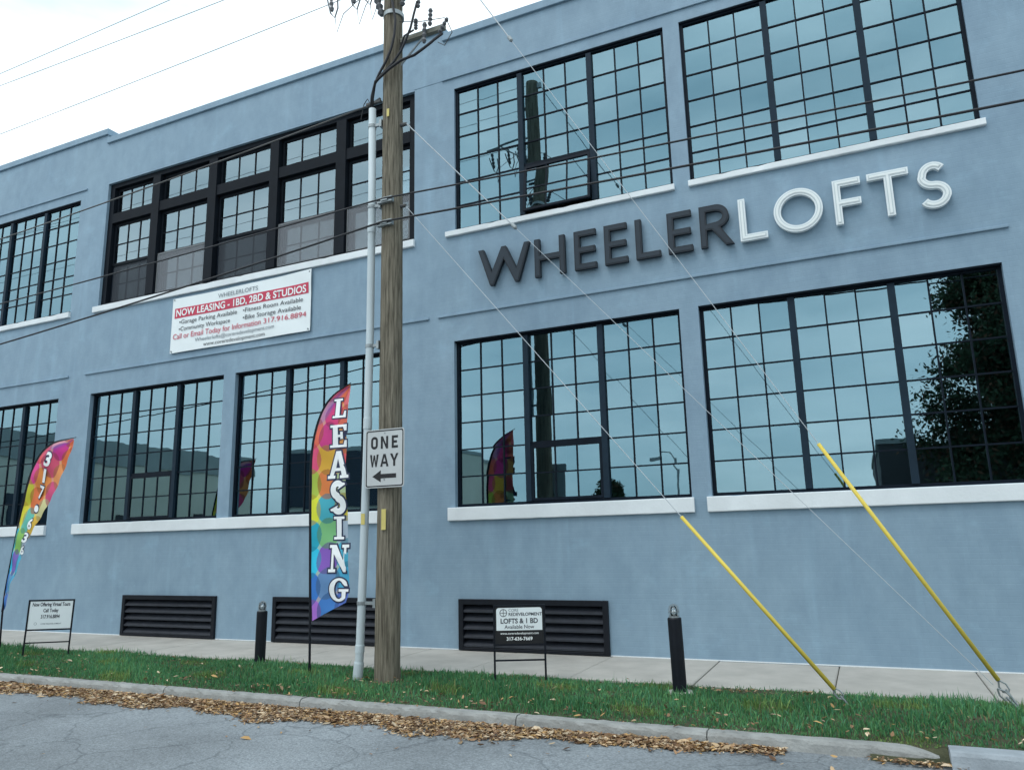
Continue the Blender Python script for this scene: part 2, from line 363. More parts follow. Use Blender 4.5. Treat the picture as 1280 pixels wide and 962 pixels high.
# verge soil, gently uneven
nx, ny = 260, 16
gx, gy = np.meshgrid(np.linspace(-36, 14, nx), np.linspace(-3.41, -1.63, ny))
def vz(x, y): return -.018 + .022*np.sin((y+3.41)/1.78*math.pi) + .008*np.sin(x*1.9+y*2.1) + .006*np.sin(x*4.7)
idx = np.arange(nx*ny).reshape(ny, nx); F = np.stack([idx[:-1, :-1], idx[:-1, 1:], idx[1:, 1:], idx[1:, :-1]], -1).reshape(-1, 4)
vg = link('verge', from_arrays('verge', np.stack([gx, gy, vz(gx, gy)], -1).reshape(-1, 3), F, None, 'soil'), None, smooth=True); tag(vg, kind='structure')

# ------------------------------------------------------------------ the loft building
bl = root('loft_building', (0, 0, 0), 'two-storey blue-grey painted loft building with large steel-framed windows', 'building')
LW = {'LA1': (-5.60, -2.045), 'LA2': (-1.785, 1.78), 'LB1': (-13.985, -10.405), 'LB2': (-10.127, -6.64), 'LC': (-18.52, -14.955)}
UW = {'UA1': (-5.565, -2.005), 'UA2': (-1.765, 1.80), 'UC': (-18.42, -14.855)}
LZ, UZ = (2.050, 4.634), (6.480, 9.03)
UB = (-14.0, -6.34, 6.475, 9.212)
VENT = [(-12.564, -10.282), (-9.026, -6.745), (-5.540, -3.263)]
holes = [(a, b, *LZ) for a, b in LW.values()] + [(a, b, *UZ) for a, b in UW.values()] + [UB] + [(a+.03, b-.03, .0, .69) for a, b in VENT]
def top(x): return 10.0 if x > -5.77 else (10.19 if x > -14.13 else 10.41)
xs = sorted({-40, 15, -5.77, -14.13} | {h[0] for h in holes} | {h[1] for h in holes}); zs = sorted({0, 10.0, 10.19, 10.41} | {h[2] for h in holes} | {h[3] for h in holes})
b = MB()
for i in range(len(xs)-1):
    for j in range(len(zs)-1):
        cx, cz = (xs[i]+xs[i+1])/2, (zs[j]+zs[j+1])/2
        if cz > top(cx) or any(h[0] < cx < h[1] and h[2] < cz < h[3] for h in holes): continue
        b.add([(xs[i],0,zs[j]),(xs[i+1],0,zs[j]),(xs[i+1],0,zs[j+1]),(xs[i],0,zs[j+1])], [(0,1,2,3)])
for x0, x1, z0, z1 in holes:
    d = .30
    b.add([(x0,0,z0),(x1,0,z0),(x1,0,z1),(x0,0,z1),(x0,d,z0),(x1,d,z0),(x1,d,z1),(x0,d,z1)], [(0,4,5,1),(1,5,6,2),(2,6,7,3),(3,7,4,0)])
b.build('wall', 'wall', bl)
b = MB()   # rooms behind the glass and the closed outer shell
b.add([(-40,6,0),(15,6,0),(15,6,9.9),(-40,6,9.9)], [(0,1,2,3)]); b.add([(-40,.3,1.0),(15,.3,1.0),(15,6,1.0),(-40,6,1.0)], [(0,1,2,3)])
b.box(-40, 15, .3, 6, 4.95, 5.45); b.add([(-40,.3,9.75),(15,.3,9.75),(15,6,9.75),(-40,6,9.75)], [(0,3,2,1)])
for xx in (-40, -14.5, -6.0, 2.3, 15): b.add([(xx,.3,0),(xx,6,0),(xx,6,9.75),(xx,.3,9.75)], [(0,1,2,3)])
b.build('interior_wall', 'interior', bl)
part('roof', 'fascia', bl, (-40, 15, .3, 16, 9.76, 9.86))
part('side_wall', 'wall', bl, (-40.3, -40, .0, 16, 0, 10.4), (15, 15.3, .0, 16, 0, 10.0), (-40, 15, 15.7, 16, 0, 9.76))
for x0, x1, z0, z1 in ((-5.77, 15.3, 9.985, 10.125), (-14.13, -5.772, 10.185, 10.318), (-40.3, -14.132, 10.405, 10.545)):
    MB().bbox(x0, x1, -.045, .34, z0, z1, .006).build('coping', 'wall', bl)
# thin drip ledges over the window rows
for x0, x1, z0, dp in ((-5.88, 1.90, 5.045, .03), (-14.19, -6.05, 5.045, .03), (-22.6, -14.695, 5.045, .03), (-5.79, 2.02, 9.225, .03), (-22.6, -14.664, 9.225, .03), (-6.36, -5.80, 9.235, .006)):
    MB().bbox(x0, x1, -dp, .01, z0, z0 + (.035 if dp > .01 else .012), .004).build('drip_ledge', 'wall', bl)
part('base_seam', 'white_paint', bl, (-40, VENT[0][0]-.002, -.006, .01, .006, .020), (VENT[0][1]+.002, VENT[1][0]-.002, -.006, .01, .006, .020), (VENT[1][1]+.002, VENT[2][0]-.002, -.006, .01, .006, .020), (VENT[2][1]+.002, 15, -.006, .01, .006, .020))
# white cast sills
for x0, x1, z0, z1 in ((-5.705, -2.015, 1.85, 2.047), (-1.845, 1.86, 1.85, 2.047), (-14.125, -6.60, 1.85, 2.047), (-18.7, -14.945, 1.85, 2.047),
                       (-5.725, -1.985, 6.385, 6.477), (-1.785, 1.842, 6.385, 6.477), (-14.10, -6.325, 6.345, 6.472), (-18.6, -14.835, 6.36, 6.477)):
    nS = max(8, int((x1-x0)/.12)); V = []
    for i in range(nS+1):
        xx = x0+(x1-x0)*i/nS; j = lambda a: random.uniform(-a, a); ch = .006 if random.random() < .04 else 0
        V += [(xx, -.046+j(.001), z0+j(.0022)), (xx, -.052+j(.001), z0+.010+j(.002)), (xx, -.052+j(.001)+ch, z1-.010-ch*.4), (xx, -.044+ch, z1-.002-ch), (xx, .22, z1), (xx, .22, z0)]
    MB().add(V, [(i*6+k, (i+1)*6+k, (i+1)*6+(k+1) % 6, i*6+(k+1) % 6) for i in range(nS) for k in range(6)] + [(5,4,3,2,1,0), tuple(nS*6+k for k in range(6))]).build('sill', 'white_paint', bl)

PANE = {}
REST = MB()
def pane_obj(cx, cz, wd, ht, y, parent, tilt=.20, extra=None, gm_=None):
    gm_ = gm_ or random.choice(('glass', 'glass', 'glass_b', 'glass_c'))
    key = (round(wd, 3), round(ht, 3), gm_)
    if key not in PANE:
        me = MB().box(-wd/2, wd/2, -.002, .002, -ht/2, ht/2); m_ = bpy.data.meshes.new('pane'); m_.from_pydata(me.v, [], me.f); m_.update(); m_.materials.append(MATS[gm_]); PANE[key] = m_
    o = bpy.data.objects.new('pane', PANE[key]); col.objects.link(o); o.parent = parent; ORIG[o.name] = ORIG[parent.name]
    o.location = (cx, y, cz); o.rotation_euler = (R(random.gauss(0, tilt)) + (extra or 0), 0, R(random.gauss(0, tilt)))
    return o
def pane_rest(cx, cz, wd, ht, y, tilt=.10):
    a, c = R(random.gauss(0, tilt)), R(random.gauss(0, tilt))
    mtx = Matrix.Translation((cx, y, cz)) @ Matrix.Rotation(c, 4, 'Z') @ Matrix.Rotation(a, 4, 'X')
    q = MB().box(-wd/2, wd/2, -.002, .002, -ht/2, ht/2); REST.add([mtx @ Vector(p) for p in q.v], q.f)
def steel_window(x0, x1, z0, z1, sash=None, single=True, g=.118):
    if z0 > 5: g = .080
    fw, mw_, bw = .045, .085, .020
    b = MB(); b.box(x0, x0+fw, g-.035, g+.04, z0, z1); b.box(x1-fw, x1, g-.035, g+.04, z0, z1); b.box(x0+fw, x1-fw, g-.035, g+.04, z0, z0+fw); b.box(x0+fw, x1-fw, g-.035, g+.04, z1-fw, z1)
    win = b.build('window', 'steel_black', bl)
    part('lintel', 'steel_black', win, (x0+.005, x1-.005, .012, g-.037, z1-.020, z1-.001))
    sw_ = ((x1-x0) - 2*fw - 2*mw_)/3; rows = 6; H = z1-z0-2*fw; rh = H/rows
    bars = MB()
    for sct in range(3):
        sx0 = x0+fw+sct*(sw_+mw_); sx1 = sx0+sw_
        if sct < 2: part('mullion', 'mullion', win, (sx1, sx1+mw_, g-.055, g+.05, z0+fw+.001, z1-fw-.001))
        vent = sash and sct == 1
        zb = z0+fw
        if not vent:
            for i in (1, 2): bars.box(sx0+sw_*i/3-bw/2, sx0+sw_*i/3+bw/2, g-.018, g+.018, z0+fw, z1-fw)
            for j in range(1, rows):
                for i in range(3): bars.box(sx0+sw_*i/3+(bw/2 if i else 0), sx0+sw_*(i+1)/3-(bw/2 if i < 2 else 0), g-.016, g+.016, zb+rh*j-bw/2, zb+rh*j+bw/2)
        else:
            for i in (1, 2): bars.box(sx0+sw_*i/3-bw/2, sx0+sw_*i/3+bw/2, g-.018, g+.018, zb+2*rh+.035, z1-fw)
            for j in range(3, rows):
                for i in range(3): bars.box(sx0+sw_*i/3+(bw/2 if i else 0), sx0+sw_*(i+1)/3-(bw/2 if i < 2 else 0), g-.016, g+.016, zb+rh*j-bw/2, zb+rh*j+bw/2)
            bars.box(sx0, sx1, g-.03, g+.03, zb+2*rh-.02, zb+2*rh+.035)
        for j in range(rows):
            for i in range(3):
                if vent and j < 2: continue
                cx = sx0+sw_*(i+.5)/3; cz = zb+rh*(j+.5)
                if single: pane_obj(cx, cz, sw_/3-.004, rh-.004, g, win)
                else: pane_rest(cx, cz, sw_/3-.004, rh-.004, g)
        if vent:
            ang = R(7.5) if sash == 'open' else 0.0; hz = zb+2*rh-.022; piv = Vector((0, g-.035, hz))
            rot = Matrix.Translation(piv) @ Matrix.Rotation(-ang, 4, 'X') @ Matrix.Translation(-piv)
            q = MB(); e = .042; ya, yb = g-.05, g-.008
            q.box(sx0+.003, sx0+e, ya, yb, zb+.006, hz); q.box(sx1-e, sx1-.003, ya, yb, zb+.006, hz); q.box(sx0+e, sx1-e, ya, yb, zb+.006, zb+e); q.box(sx0+e, sx1-e, ya, yb, hz-e, hz)
            gw = (sx1-sx0-2*e)/3; gh = (hz-zb-e-e)/2; 
            for i in (1, 2): q.box(sx0+e+gw*i-bw/2, sx0+e+gw*i+bw/2, ya+.008, yb-.004, zb+e, hz-e)
            for i in range(3): q.box(sx0+e+gw*i+(bw/2 if i else 0), sx0+e+gw*(i+1)-(bw/2 if i < 2 else 0), ya+.01, yb-.006, zb+e+gh-bw/2, zb+e+gh+bw/2)
            q.v = [tuple(rot @ Vector(p)) for p in q.v]
            sa = q.build('vent_sash', 'steel_black', win)
            for i in range(3):
                for j in range(2):
                    c = rot @ Vector((sx0+e+gw*(i+.5), g-.028, zb+e+gh*(j+.5)))
                    if single: pane_obj(c.x, c.z, gw-.004, gh-.004, c.y, win, .13, -ang)
                    else: pane_rest(c.x, c.z, gw-.004, gh-.004, c.y)
    bars.build('glazing_bars', 'steel_black', win)
    return win
steel_window(*LW['LA1'], *LZ, sash='closed'); steel_window(*LW['LA2'], *LZ)
steel_window(*UW['UA1'], *UZ, sash='open'); steel_window(*UW['UA2'], *UZ)
steel_window(*LW['LB1'], *LZ, sash='closed', single=False); steel_window(*LW['LB2'], *LZ, single=False)
steel_window(*LW['LC'], *LZ, single=False); steel_window(*UW['UC'], *UZ, single=False)
# wide double-hung timber window of five bays
def timber_window():
    x0, x1, z0, z1 = UB
    b = MB(); b.box(x0, x0+.13, .06, .24, z0, z1); b.box(x1-.13, x1, .06, .24, z0, z1); b.box(x0+.13, x1-.13, .06, .24, z1-.10, z1); b.box(x0+.13, x1-.13, .06, .24, z0, z0+.07)
    win = b.build('window', 'wood_frame', bl)
    posts = [(-12.70, -12.49), (-11.14, -10.925), (-9.575, -9.37), (-8.03, -7.815)]
    for a, c in posts: part('mullion', 'wood_frame', win, (a, c, .04, .25, z0+.07, z1-.10))
    edges = [x0+.13] + [q for p in posts for q in p] + [x1-.13]
    for u in range(5):
        a, c = edges[2*u], edges[2*u+1]
        part('transom_bar', 'wood_frame', win, (a, c, .055, .24, 8.31, 8.52))
        def sash(za, zb_, y, rows, e=.055):
            s = MB(); s.box(a+.012, a+e, y-.02, y+.02, za, zb_); s.box(c-e, c-.012, y-.02, y+.02, za, zb_); s.box(a+e, c-e, y-.02, y+.02, za, za+e); s.box(a+e, c-e, y-.02, y+.02, zb_-e, zb_)
            gw = (c-a-2*e)/3; gh = (zb_-za-2*e)/rows
            for i in (1, 2): s.box(a+e+gw*i-.011, a+e+gw*i+.011, y-.014, y+.014, za+e, zb_-e)
            for j in range(1, rows):
                for i in range(3): s.box(a+e+gw*i+(.011 if i else 0), a+e+gw*(i+1)-(.011 if i < 2 else 0), y-.012, y+.012, za+e+gh*j-.011, za+e+gh*j+.011)
            s.build('sash', 'wood_frame', win)
            for i in range(3):
                for j in range(rows): pane_obj(a+e+gw*(i+.5), za+e+gh*(j+.5), gw-.003, gh-.003, y, win, .15, None, 'glass_clear')
        sash(8.525, z1-.105, .16, 1); sash(7.37, 8.305, .155, 2); sash(z0+.075, 7.40, .205, 2)
        part('blind', 'blind', win, (a+.03, c-.03, .262, .270, 7.42, z1-.11))
        yy = .09 if u in (1, 3, 4) else .150; mm = 'screen_beige' if u in (1, 3, 4) else 'steel_black'
        part('insect_screen', mm, win, (a+.02, a+.045, yy, yy+.015, z0+.075, 7.39), (c-.045, c-.02, yy, yy+.015, z0+.075, 7.39), (a+.045, c-.045, yy, yy+.015, z0+.075, z0+.10), (a+.045, c-.045, yy, yy+.015, 7.36, 7.39))
        me = MB().box(a+.045, c-.045, yy+.006, yy+.008, z0+.10, 7.36).build('mesh_screen', None, win); me.data.materials.append(MATS['mesh' if u in (1, 3, 4) else 'mesh_dark'])
def mesh_mat(name, c, f):
    m = bpy.data.materials.new(name); m.use_nodes = True; n = m.node_tree.nodes; L = m.node_tree.links
    t = n.new('ShaderNodeBsdfTransparent'); x = n.new('ShaderNodeMixShader'); x.inputs[0].default_value = f
    p = n['Principled BSDF']; p.inputs['Base Color'].default_value = (*c, 1); p.inputs['Roughness'].default_value = .85
    L.new(t.outputs[0], x.inputs[1]); L.new(p.outputs[0], x.inputs[2]); L.new(x.outputs[0], n['Material Output'].inputs[0]); MATS[name] = m
mesh_mat('mesh', (.30, .32, .35), .34); mesh_mat('mesh_dark', (.05, .06, .075), .50)
timber_window()
tag(REST.build('window_panes', 'glass', bl), kind='stuff')
# louvred basement vents
for a, c in VENT:
    h = .72; e = .075
    v = MB(); v.bbox(a, a+e, -.045, .08, .012, h); v.bbox(c-e, c, -.045, .08, .012, h); v.bbox(a+e, c-e, -.045, .08, h-e, h); v.bbox(a+e, c-e, -.045, .08, .012, .05)
    vo = v.build('vent', 'black_metal', bl)
    part('vent_back', 'black_metal', vo, (a+.03, c-.03, .19, .20, .0, .70))
    n = 5; ph = (h-e-.05)/n
    for i in range(n):
        z = .05+ph*i; s = MB()
        s.add([(a+e,-.030,z+.008),(c-e,-.030,z+.008),(c-e,.09,z+ph*.92),(a+e,.09,z+ph*.92),(a+e,-.030,z+.03),(c-e,-.030,z+.03),(c-e,.09,z+ph*.92+.012),(a+e,.09,z+ph*.92+.012)],
              [(0,3,2,1),(4,5,6,7),(0,1,5,4),(2,3,7,6),(1,2,6,5),(3,0,4,7)])
        s.build('slat', 'louvre', vo)

# ------------------------------------------------------------------ raised wall lettering
def arc(cx, cz, rx, rz, a0, a1, n=20): return [(cx+rx*math.cos(R(a0+(a1-a0)*i/n)), cz+rz*math.sin(R(a0+(a1-a0)*i/n))) for i in range(n+1)]
def sweep(c, ts):
    """outline of a stroke round centreline c; ts half-thickness or list"""
    L_, R_ = [], []; N = len(c)
    for i, p in enumerate(c):
        a, b_ = c[max(i-1, 0)], c[min(i+1, N-1)]; dx, dz = b_[0]-a[0], b_[1]-a[1]; l = math.hypot(dx, dz) or 1
        t = ts[i] if isinstance(ts, list) else ts
        L_.append((p[0]-dz/l*t, p[1]+dx/l*t)); R_.append((p[0]+dz/l*t, p[1]-dx/l*t))
    return L_ + R_[::-1]
def inset(poly, d):
    """mitred offset: d > 0 moves a CCW outline inwards (a CW hole outwards)"""
    n = len(poly); out = []
    for i in range(n):
        p0, p1, p2 = poly[i-1], poly[i], poly[(i+1) % n]
        def nr(a, b_):
            dx, dz = b_[0]-a[0], b_[1]-a[1]; l = math.hypot(dx, dz) or 1e-9; return (-dz/l, dx/l)
        n1, n2 = nr(p0, p1), nr(p1, p2); mx_, mz = n1[0]+n2[0], n1[1]+n2[1]; q = mx_*n1[0]+mz*n1[1]
        k = d/max(q, .45); out.append((p1[0]+mx_*k, p1[1]+mz*k))
    return out
def ccw(p, want=True):
    ar = sum(p[i][0]*p[(i+1) % len(p)][1]-p[(i+1) % len(p)][0]*p[i][1] for i in range(len(p)))
    return p if (ar > 0) == want else p[::-1]
def sans(ch, wd, t):
    """outline of a geometric capital, height 1, width wd -> (outer, holes)"""
    m = (1-t)/2
    if ch == 'L': return [(0,0),(wd,0),(wd,t),(t,t),(t,1),(0,1)], []
    if ch == 'E': return [(0,0),(wd,0),(wd,t),(t,t),(t,m),(wd*.95,m),(wd*.95,m+t),(t,m+t),(t,1-t),(wd,1-t),(wd,1),(0,1)], []
    if ch == 'F': return [(0,0),(t,0),(t,m-.03),(wd*.97,m-.03),(wd*.97,m-.03+t),(t,m-.03+t),(t,1-t),(wd,1-t),(wd,1),(0,1)], []
    if ch == 'T': return [(wd/2-t/2,0),(wd/2+t/2,0),(wd/2+t/2,1-t),(wd,1-t),(wd,1),(0,1),(0,1-t),(wd/2-t/2,1-t)], []
    if ch == 'H': return [(0,0),(t,0),(t,m),(wd-t,m),(wd-t,0),(wd,0),(wd,1),(wd-t,1),(wd-t,m+t),(t,m+t),(t,1),(0,1)], []
    if ch == 'W':
        a, c, mm = wd*.27, wd*.73, wd*.5; q = .36
        return [(0,1),(a-t*.45,0),(a+t*.25,0),(mm,1-q*.95),(c-t*.25,0),(c+t*.45,0),(wd,1),(wd-t*1.05,1),(c+.01,q),(mm+t*.42,1),(mm-t*.42,1),(a-.01,q),(t*1.05,1)], []
    if ch == 'O': return arc(wd/2, .5, wd/2, .5, 0, 360, 48)[:-1], [arc(wd/2, .5, wd/2-t, .5-t, 360, 0, 48)[:-1]]
    if ch == 'R':
        r = .285
        return ([(0,0),(t,0),(t,.41),(.27,.41),(wd-t*1.22,0),(wd,0),(wd*.62,.45)] + arc(wd*.50, 1-r, wd*.40, r, -62, 90, 14) + [(0,1)],
                [([(t,.41+t)] + arc(wd*.48, 1-r, wd*.40-t*.85, r-t, -90, 90, 12) + [(t,1-t)])[::-1]])
    if ch == 'S':
        ru = (1-t)/4
        c = arc(wd/2+.01, 1-t/2-ru, wd/2-t/2-.02, ru, 38, 180, 12) + arc(wd/2, 1-t/2-ru, wd/2-t/2-.01, ru, 190, 262, 7) + arc(wd/2, t/2+ru, wd/2-t/2, ru, 82, -10, 8) + arc(wd/2-.01, t/2+ru, wd/2-t/2+.0, ru, -18, -148, 12)
        return sweep(c, t/2), []
sg = root('building_sign', (-1.87, 0, 5.41), 'raised capital letters on the blue-grey wall, half charcoal and half white', 'sign')
spots = [('W',-5.107,-4.225),('H',-4.152,-3.661),('E',-3.513,-3.175),('E',-3.046,-2.705),('L',-2.581,-2.229),('E',-2.117,-1.777),('R',-1.665,-1.223),
         ('L',-1.137,-.785),('O',-.689,-.081),('F',.054,.385),('T',.463,.935),('S',1.015,1.37)]
for i, (ch, xa, xb) in enumerate(spots):
    H = .602; z0 = 5.415; dark = i < 7
    o, hs = sans(ch, (xb-xa)/H, .148)
    o = ccw(o); hs = [ccw(q, False) for q in hs]
    P = lambda l: [(xa+p[0]*H, z0+p[1]*H) for p in l]
    le = MB().prism(P(o), [P(q) for q in hs], -.092, -.030).build('letter', 'letter_dark' if dark else 'letter_white', sg)
    MB().prism(P(inset(o, .030)), [P(inset(q, .030)) for q in hs], -.096, -.0925).build('letter_face', 'letter_dark_face' if dark else 'letter_seam', le)
    if not dark: MB().prism(P(inset(o, .052)), [P(inset(q, .052)) for q in hs], -.100, -.0965).build('letter_panel', 'letter_white_face', le)
    b = MB()
    for q in (.12, .5, .88):
        pass
    sx = {'O': xa+.047, 'S': (xa+xb)/2, 'T': (xa+xb)/2, 'W': xa+(xb-xa)*.5}.get(ch, xa+.045)
    sz = {'O': z0+H/2, 'S': z0+.045, 'W': z0+H*.78}.get(ch, z0+H*.3)
    b.tube([(sx, -.031, sz), (sx, .0, sz)], .012, 8).build('standoff', 'galvanised', le)

# ------------------------------------------------------------------ leasing banner on the wall
def bfn(p):
    x, y, z = p; u = (x+11.79)/3.36; v = (z-5.19)/1.12
    return (x, y - .012*math.sin(u*9+v*3)*math.sin(u*3.1) - .016*max(0, math.sin((u*1.3+v*.8)*7))*(u > .55)*(u-.55)*2 - .006, z - .022*math.sin(u*math.pi)*(v > .5)*(v-.5)*2)
bn = root('leasing_banner', (-10.11, 0, 5.19), 'white vinyl leasing banner with a red stripe hung below the upper sill', 'banner')
b = MB(); nx, nz = 60, 20
for j in range(nz+1):
    for i in range(nx+1): b.v.append((-11.79+3.36*i/nx, -.030, 5.19+(1.09+.04*i/nx)*j/nz))
b.f = [(j*(nx+1)+i, j*(nx+1)+i+1, (j+1)*(nx+1)+i+1, (j+1)*(nx+1)+i) for j in range(nz) for i in range(nx)]
b.build('sheet', 'vinyl', bn, smooth=True, fn=bfn)
b = MB(); nx = 60
for j in range(2):
    for i in range(nx+1): b.v.append((-11.72+3.235*i/nx, -.034, 5.872+.20*j+.012*i/nx))
b.f = [(i, i+1, nx+2+i, nx+1+i) for i in range(nx)]
b.build('red_stripe', 'print_red', bn, fn=bfn)
def btext(s, h, x, z, m, wd, al='C', bold=0): text('lettering', s, h, x, z, -.0400, m, bn, wd, al, bold, fn=bfn)
btext('WHEELERLOFTS', .085, -10.13, 6.135, 'print_grey', .98)
btext('NOW LEASING - 1BD, 2BD & STUDIOS', .135, -10.105, 5.91, 'print_white', 3.14, bold=.022)
btext('\u2022Garage Parking Available', .085, -11.58, 5.745, 'print_dark', 1.45, 'L')
btext('\u2022Community Workspace', .085, -11.58, 5.605, 'print_dark', 1.28, 'L')
btext('\u2022Fitness Room Available', .085, -9.98, 5.745, 'print_dark', 1.38, 'L')
btext('\u2022Bike Storage Available', .085, -9.98, 5.605, 'print_dark', 1.34, 'L')
btext('Call or Email Today for Information', .105, -11.72, 5.455, 'print_red', 2.18, 'L')
btext('317.916.8894', .095, -8.52, 5.458, 'print_red', .95, 'R')
btext('Wheelerlofts@coreredevelopment.com', .072, -10.18, 5.345, 'print_grey', 1.92)
btext('www.coreredevelopment.com', .072, -10.18, 5.235, 'print_dark', 1.48)
for u, v in ((.012, .03), (.988, .03), (.012, .95), (.988, .97)):
    MB().tube([(-11.79+3.36*u, -.052, 5.19+1.12*v), (-11.79+3.36*u, -.03, 5.19+1.12*v)], .016, 10).build('grommet', 'galvanised', bn)

# ------------------------------------------------------------------ utility pole
PX, PY = -5.187, -2.40
up_ = root('utility_pole', (PX, PY, 0), 'weathered wooden utility pole in the grass verge with a grey riser conduit', 'utility pole')
n, NR = 28, 150; V = []
for i in range(NR+1):
    z = -.05+10.60*i/NR; r = .152-.0028*z
    for k in range(n):
        a = 2*math.pi*k/n; q = 1 + .018*math.sin(k*5.1+.35*math.sin(z*1.7)) + .012*math.sin(k*2.7+z*.8) + random.uniform(-.012, .012)
        if (k*7+int(z*.8+k*1.3)*3) % 11 == 0: q -= .05
        V.append((PX + .012*math.sin(z*.45) + r*q*math.cos(a), PY + r*q*math.sin(a), z))
b = MB(); b.add(V, [(i*n+k, i*n+(k+1) % n, (i+1)*n+(k+1) % n, (i+1)*n+k) for i in range(NR) for k in range(n)] + [tuple(NR*n+k for k in range(n))])
b.build('shaft', 'pole_wood', up_, smooth=True)
cnd = MB().tube([(-5.562, -2.46, -.04), (-5.535, -2.46, .24), (-5.505, -2.46, 1.2), (-5.475, -2.46, 2.6), (-5.455, -2.46, 4.2), (-5.455, -2.46, 5.6), (-5.472, -2.46, 7.28)], .049, 18).build('riser_conduit', 'conduit', up_, smooth=True)
cax = lambda z: float(np.interp(z, [-.04, .24, 1.2, 2.6, 4.2, 5.6, 7.28], [-5.562, -5.535, -5.505, -5.475, -5.455, -5.455, -5.472]))
for z, hh, r in ((.0, .20, .058), (.30, .09, .055), (2.93, .14, .055), (5.50, .12, .055)):
    MB().tube([(cax(z), -2.46, z), (cax(z+hh*.9), -2.46, z+hh*.9), (cax(z+hh), -2.46, z+hh)], [r, r, r-.004], 18).build('coupling', 'conduit', cnd, smooth=False)
for z, x in ((.86, -5.518), (3.98, -5.457), (5.86, -5.458), (7.02, -5.468)):
    s = MB(); s.tube([(x, -2.46, z-.02), (x, -2.46, z+.02)], .056, 16); s.box(x+.05, -5.30, -2.475, -2.445, z-.018, z+.018); s.box(-5.335, -5.30, -2.50, -2.42, z-.05, z+.05)
    s.build('strap', 'galvanised', cnd)
part('conduit_label', 'tag_yellow', cnd, (-5.51, -5.455, -2.5125, -2.5095, 1.77, 1.90))
part('marker_tag', 'tag_yellow', up_, (-5.185, -5.125, -2.560, -2.553, 1.70, 1.94)); part('marker_tag', 'tag_yellow', up_, (-5.185, -5.150, -2.545, -2.538, 7.05, 7.16))
# dark riser cables
for pts, r in (([(-5.475,-2.46,7.25),(-5.46,-2.49,7.42),(-5.38,-2.55,7.57),(-5.30,-2.57,7.69),(-5.19,-2.57,7.85),(-5.11,-2.57,8.01),(-5.06,-2.57,8.21),(-5.05,-2.565,8.43),(-5.11,-2.56,8.76),(-5.16,-2.56,9.1),(-5.3,-2.5,9.35)], .017),
               ([(-5.465,-2.48,7.25),(-5.44,-2.50,7.42),(-5.36,-2.57,7.57),(-5.24,-2.59,7.66),(-5.07,-2.59,7.77),(-4.95,-2.58,7.92),(-4.87,-2.58,8.07),(-4.80,-2.58,8.22),(-4.75,-2.58,8.41),(-4.70,-2.58,8.58)], .016),
               ([(-5.485,-2.48,7.25),(-5.45,-2.51,7.44),(-5.34,-2.59,7.58),(-5.11,-2.61,7.69),(-4.93,-2.61,7.76),(-4.73,-2.60,7.78),(-4.60,-2.60,7.83),(-4.49,-2.58,7.90),(-4.46,-2.56,7.94),(-4.35,-2.52,8.03)], .019)):
    MB().tube(pts, r, 8).build('riser_cable', 'cable', up_, smooth=True)
MB().tube([(-5.47,-2.45,7.30),(-5.55,-2.47,7.45),(-5.62,-2.45,7.40),(-5.68,-2.43,7.20)], .006, 6).build('ground_wire', 'cable', up_)
s = MB(); s.tube([(-5.56, -2.47, 7.33), (-5.34, -2.47, 7.40)], .016, 8); s.box(-5.56, -5.33, -2.49, -2.45, 7.345, 7.375); s.build('cable_bracket', 'rope', up_)
# standoff arm with terminators to the right
MB().box(-5.06, -4.38, -2.43, -2.37, 8.18, 8.245).build('standoff_arm', 'arm_wood', up_)
MB().tube([(-5.06,-2.40,7.86),(-4.72,-2.40,8.16)], .014, 6).build('arm_brace', 'galvanised', up_)
def insul(c, d, r=.03, L_=.22, nm='insulator'):
    c = Vector(c); d = Vector(d).normalized(); pts = []; rs = []
    for i in range(9): pts.append(c + d*L_*i/8); rs.append(r if i % 2 else r*.55)
    return MB().tube(pts, rs, 10).build(nm, 'porcelain', up_)
insul((-4.40,-2.52,8.05), (.35,.0,.5)); insul((-4.70,-2.56,8.50), (.1,0,1)); insul((-4.66,-2.47,8.02), (.02,0,.5), .034, .3); insul((-4.57,-2.47,8.25), (.05,0,1), .032, .25); insul((-4.80,-2.45,8.28), (.0,0,1), .03, .16)
MB().tube([(-4.30,-2.50,8.23),(-4.24,-2.46,8.05),(-4.36,-2.45,7.90),(-4.46,-2.45,7.98)], .006, 6).build('jumper_wire', 'rope', up_)
MB().tube([(-4.66,-2.56,8.74),(-4.95,-2.45,8.95),(-5.1,-2.4,9.0)], .006, 6).build('jumper_wire', 'cable', up_)
MB().tube([(-5.03,-2.5,8.44),(-4.72,-2.47,8.36),(-4.35,-2.46,8.30)], .005, 6).build('jumper_wire', 'cable', up_)
MB().tube([(-5.05,-2.45,8.05),(-4.95,-2.5,8.20),(-4.80,-2.5,8.24)], .014, 6).build('jumper_wire', 'cable', up_)
MB().tube([(PX+.002,PY,8.60),(PX+.002,PY,8.66)], .142, 24).build('pole_band', 'galvanised', up_)
insul((-5.33,-2.47,8.66), (-.3,0,1), .055, .42); insul((-5.02,-2.45,8.72), (.15,0,1), .04, .26)
